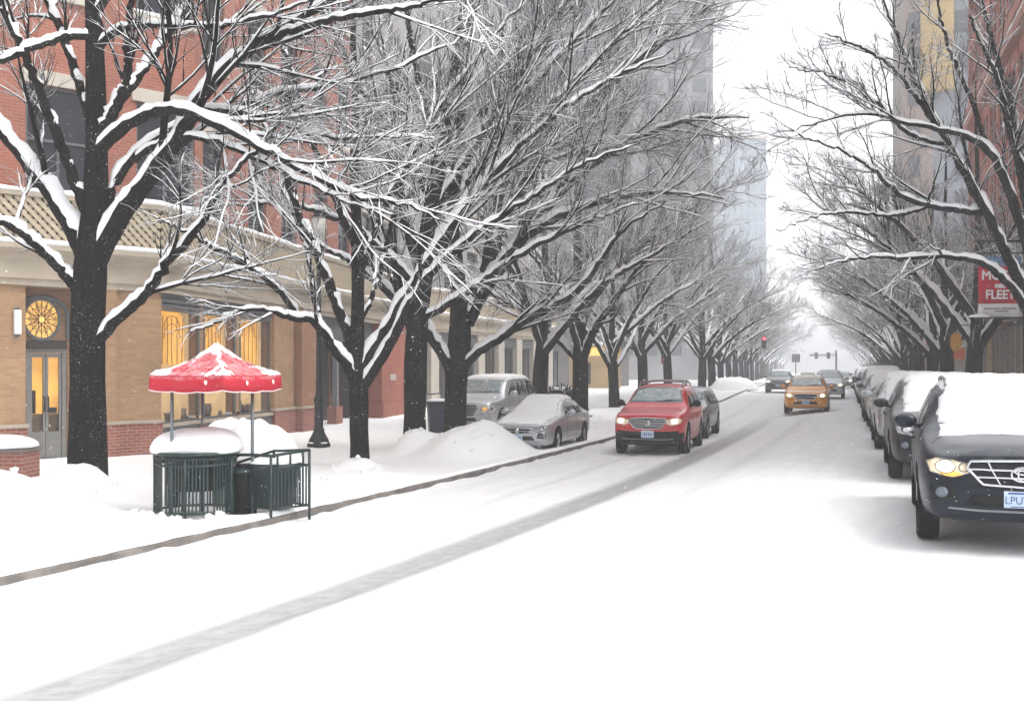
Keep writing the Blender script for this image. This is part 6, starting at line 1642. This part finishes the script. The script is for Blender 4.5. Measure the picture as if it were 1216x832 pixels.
# --- yellow oval sign on the right trunk
sy_ = 32.4; sp = at(1135, 406, sy_)
t = thing('oval_sign', 'yellow oval hanging sign beside the dark right trunk', 'sign', tuple(sp))
m = MB(); pts = [(.17 * math.cos(a) * 1, .30 * math.copysign(abs(math.sin(a)) ** .8, math.sin(a))) for a in np.linspace(0, 2 * math.pi, 24, endpoint=False)]
m.add([(a, q, b) for q in (-.03, .03) for a, b in pts], [tuple(range(24)), tuple(range(47, 23, -1))] + [(i, (i + 1) % 24, 24 + (i + 1) % 24, 24 + i) for i in range(24)]); m.build('panel', mat('sign_yellow', (.62, .32, .05), .6, var=.15, vscale=5), t)
m = MB(); m.tube([(a, 0, b) for a, b in pts], .02, 6, closed=True); m.build('rim', mat('sign_rim', (.35, .2, .05), .5), t, True)
m = MB(); m.tube([(0, 0, .3), (0, 0, .52), (.5, .1, .55)], .014, 6); m.build('bracket', DKMETAL, t)
# --- red pole banner further down the right side
fy = 50; fx = (1108 - CX) / F * fy
t = thing('flag_pole', 'thin dark pole with a narrow red banner on the right sidewalk', 'banner pole', (fx, fy, .15))
m = MB(); m.lathe([(0, -.1), (.09, -.1), (.08, .2), (.05, .4), (.04, 5.4), (0, 5.42)], (0, 0, 0), 12); m.build('pole', DKMETAL, t, True)
m = MB(); vs = []
for i in range(9):
    z = 1.9 + 1.7 * i / 8
    for q in (0, 1): vs.append((-.04 - q * .34 * (.75 + .25 * i / 8), .05 * math.sin(i * .8 + q * 1.5), z))
m.add(vs, [(i * 2, i * 2 + 1, i * 2 + 3, i * 2 + 2) for i in range(8)]); o = m.build('banner', mat('flag_red', (.50, .02, .02), .7), t, True); s__ = o.modifiers.new('s', 'SOLIDIFY'); s__.thickness = .01
m = MB(); m.tube([(0, 0, 3.62), (-.45, 0, 3.62)], .015); m.build('arm', DKMETAL, t)
# --- traffic signal hung over the left lanes, far
ty = 92; tx = (907 - CX) / F * ty; tz = CAM_H + (437 - 402) / F * ty; kx = float(kerbX(ty)) - .6
t = thing('traffic_signal', 'red glowing traffic signal hanging from a mast over the far left lane', 'traffic light', (kx, ty, .1))
m = MB(); m.tube([(0, 0, -.1), (0, 0, 6.0)], .09, 10); m.tube([(0, 0, 5.8), (tx - kx + .3, 0, 5.95)], .06, 8); m.build('mast', DKMETAL, t, True)
m = MB(); m.box((tx - kx, 0, tz - .45), (.36, .28, 1.1)); m.tube([(tx - kx, 0, tz + .1), (tx - kx, 0, 5.94)], .02); sgb = m.build('housing', mat('signal_housing', (.05, .045, .03), .6), t, bevel=.02)
m = MB()
m.lathe([(0, -.02), (.15, -.02), (.15, .02), (0, .02)], (tx - kx, -.15, tz - .1), 16, 'Y'); m.build('lamp', mat('signal_red', (.9, .05, .08), .4, emit=.8, ecol=(1, .10, .14)), sgb)
m = MB()
for q in (1, 2): m.lathe([(0, -.02), (.13, -.02), (.13, .02), (0, .02)], (tx - kx, -.15, tz - .1 - q * .34), 16, 'Y')
m.build('dark_lamp', BLACKP, sgb)
# --- walk signal post left, sign frame and gantry far down the street
wy_ = 66; wx_ = (791 - CX) / F * wy_
t = thing('walk_signal', 'post with a small reddish walk signal among the left trunks', 'walk signal', (wx_, wy_, zw(wx_, wy_)))
m = MB(); m.tube([(0, 0, -.1), (0, 0, 3.0)], .06, 8); m.build('post', DKMETAL, t, True)
m = MB(); m.box((-.1, -.1, 2.2), (.42, .2, .5)); hb = m.build('housing', BLACKP, t); m = MB(); m.box((-.1, -.21, 2.2), (.3, .02, .38)); m.build('lamp', mat('walk_red', (.45, .08, .06), .5, emit=.25, ecol=(1, .15, .1)), hb)
gy_ = 105; gx_ = (945 - CX) / F * gy_
t = thing('street_sign', 'small square grey sign on a post in the foggy far distance', 'sign', (gx_, gy_, 0))
zc_ = CAM_H + (437 - 425) / F * gy_
m = MB(); m.tube([(0, 0, -.1), (0, 0, zc_)], .05, 8); m.build('post', DKMETAL, t); m = MB(); m.box((0, -.07, zc_), (.85, .04, .85)); m.build('panel', mat('sign_grey', (.30, .31, .33), .5), t, bevel=.01)
FARGREY = mat('haze_pale_metal', (.42, .43, .45), .5)  # far metal lightened in its colour to look faded by haze
gy_ = 112; xa, xb = (961 - CX) / F * gy_, (993 - CX) / F * gy_; zg_ = CAM_H + (437 - 421) / F * gy_
t = thing('sign_gantry', 'thin grey mast arm reaching over the far lanes in the fog', 'gantry', (xb, gy_, 0))
m = MB(); m.tube([(0, 0, -.1), (0, 0, zg_ + .5)], .10, 8); m.build('post', FARGREY, t); m = MB(); m.tube([(0, 0, zg_), (xa - xb, 0, zg_)], .06, 8); m.tube([(0, 0, zg_ - .25), (xa - xb, 0, zg_ - .12)], .03, 8); m.build('arm', FARGREY, t)
m = MB()
for q in (.3, .75): m.box(((xa - xb) * q, -.1, zg_ - .1), (.35, .2, .7))
m.build('signal_head', FARGREY, t)

# ------------------------------------------------------------------ falling snow and the snowy air
g = np.random.default_rng(21); N = 14000
y = g.uniform(5, 42, N) ; x = g.uniform(-1, 1, N) * (y * .56 + 2) ; z = g.uniform(-.2, 1, N) * (y * .42 + 1) + CAM_H * .5
keep = (z > .1); x, y, z = x[keep], y[keep], z[keep]; N = len(x)
r = g.uniform(.0018, .0042, N)[:, None]; c = np.stack([x, y, z], 1)
oc = np.array([[1, 0, 0], [-1, 0, 0], [0, 1, 0], [0, -1, 0], [0, 0, 1], [0, 0, -1]], float)
v = (c[:, None] + oc[None] * r[:, None] * g.uniform(.7, 1.3, (N, 6, 1))).reshape(-1, 3)
tri = np.array([[0, 2, 4], [2, 1, 4], [1, 3, 4], [3, 0, 4], [2, 0, 5], [1, 2, 5], [3, 1, 5], [0, 3, 5]])
fl = link('falling_snow', mesh_np('falling_snow', v, [(np.arange(N)[:, None, None] * 6 + tri[None]).reshape(-1, 3)]), mat('flake', (.9, .9, .92), .8), None)
tag(fl, 'small white snowflakes drifting through the air over the street', 'snow', kind='stuff')
hm = bpy.data.materials.new('haze'); hm.use_nodes = True; t_ = hm.node_tree; t_.nodes.clear()
pv = nd(t_, 'ShaderNodeVolumePrincipled'); pv.inputs['Density'].default_value = HAZE_DENSITY; pv.inputs['Color'].default_value = (.97, .98, 1, 1); pv.inputs['Anisotropy'].default_value = .2
ho = nd(t_, 'ShaderNodeOutputMaterial'); t_.links.new(pv.outputs[0], ho.inputs['Volume'])
m = MB(); m.box((50, 165, 27), (420, 430, 60)); hz = m.build('haze', hm); tag(hz, 'falling snow haze that whitens the far end of the street', 'haze', kind='stuff')
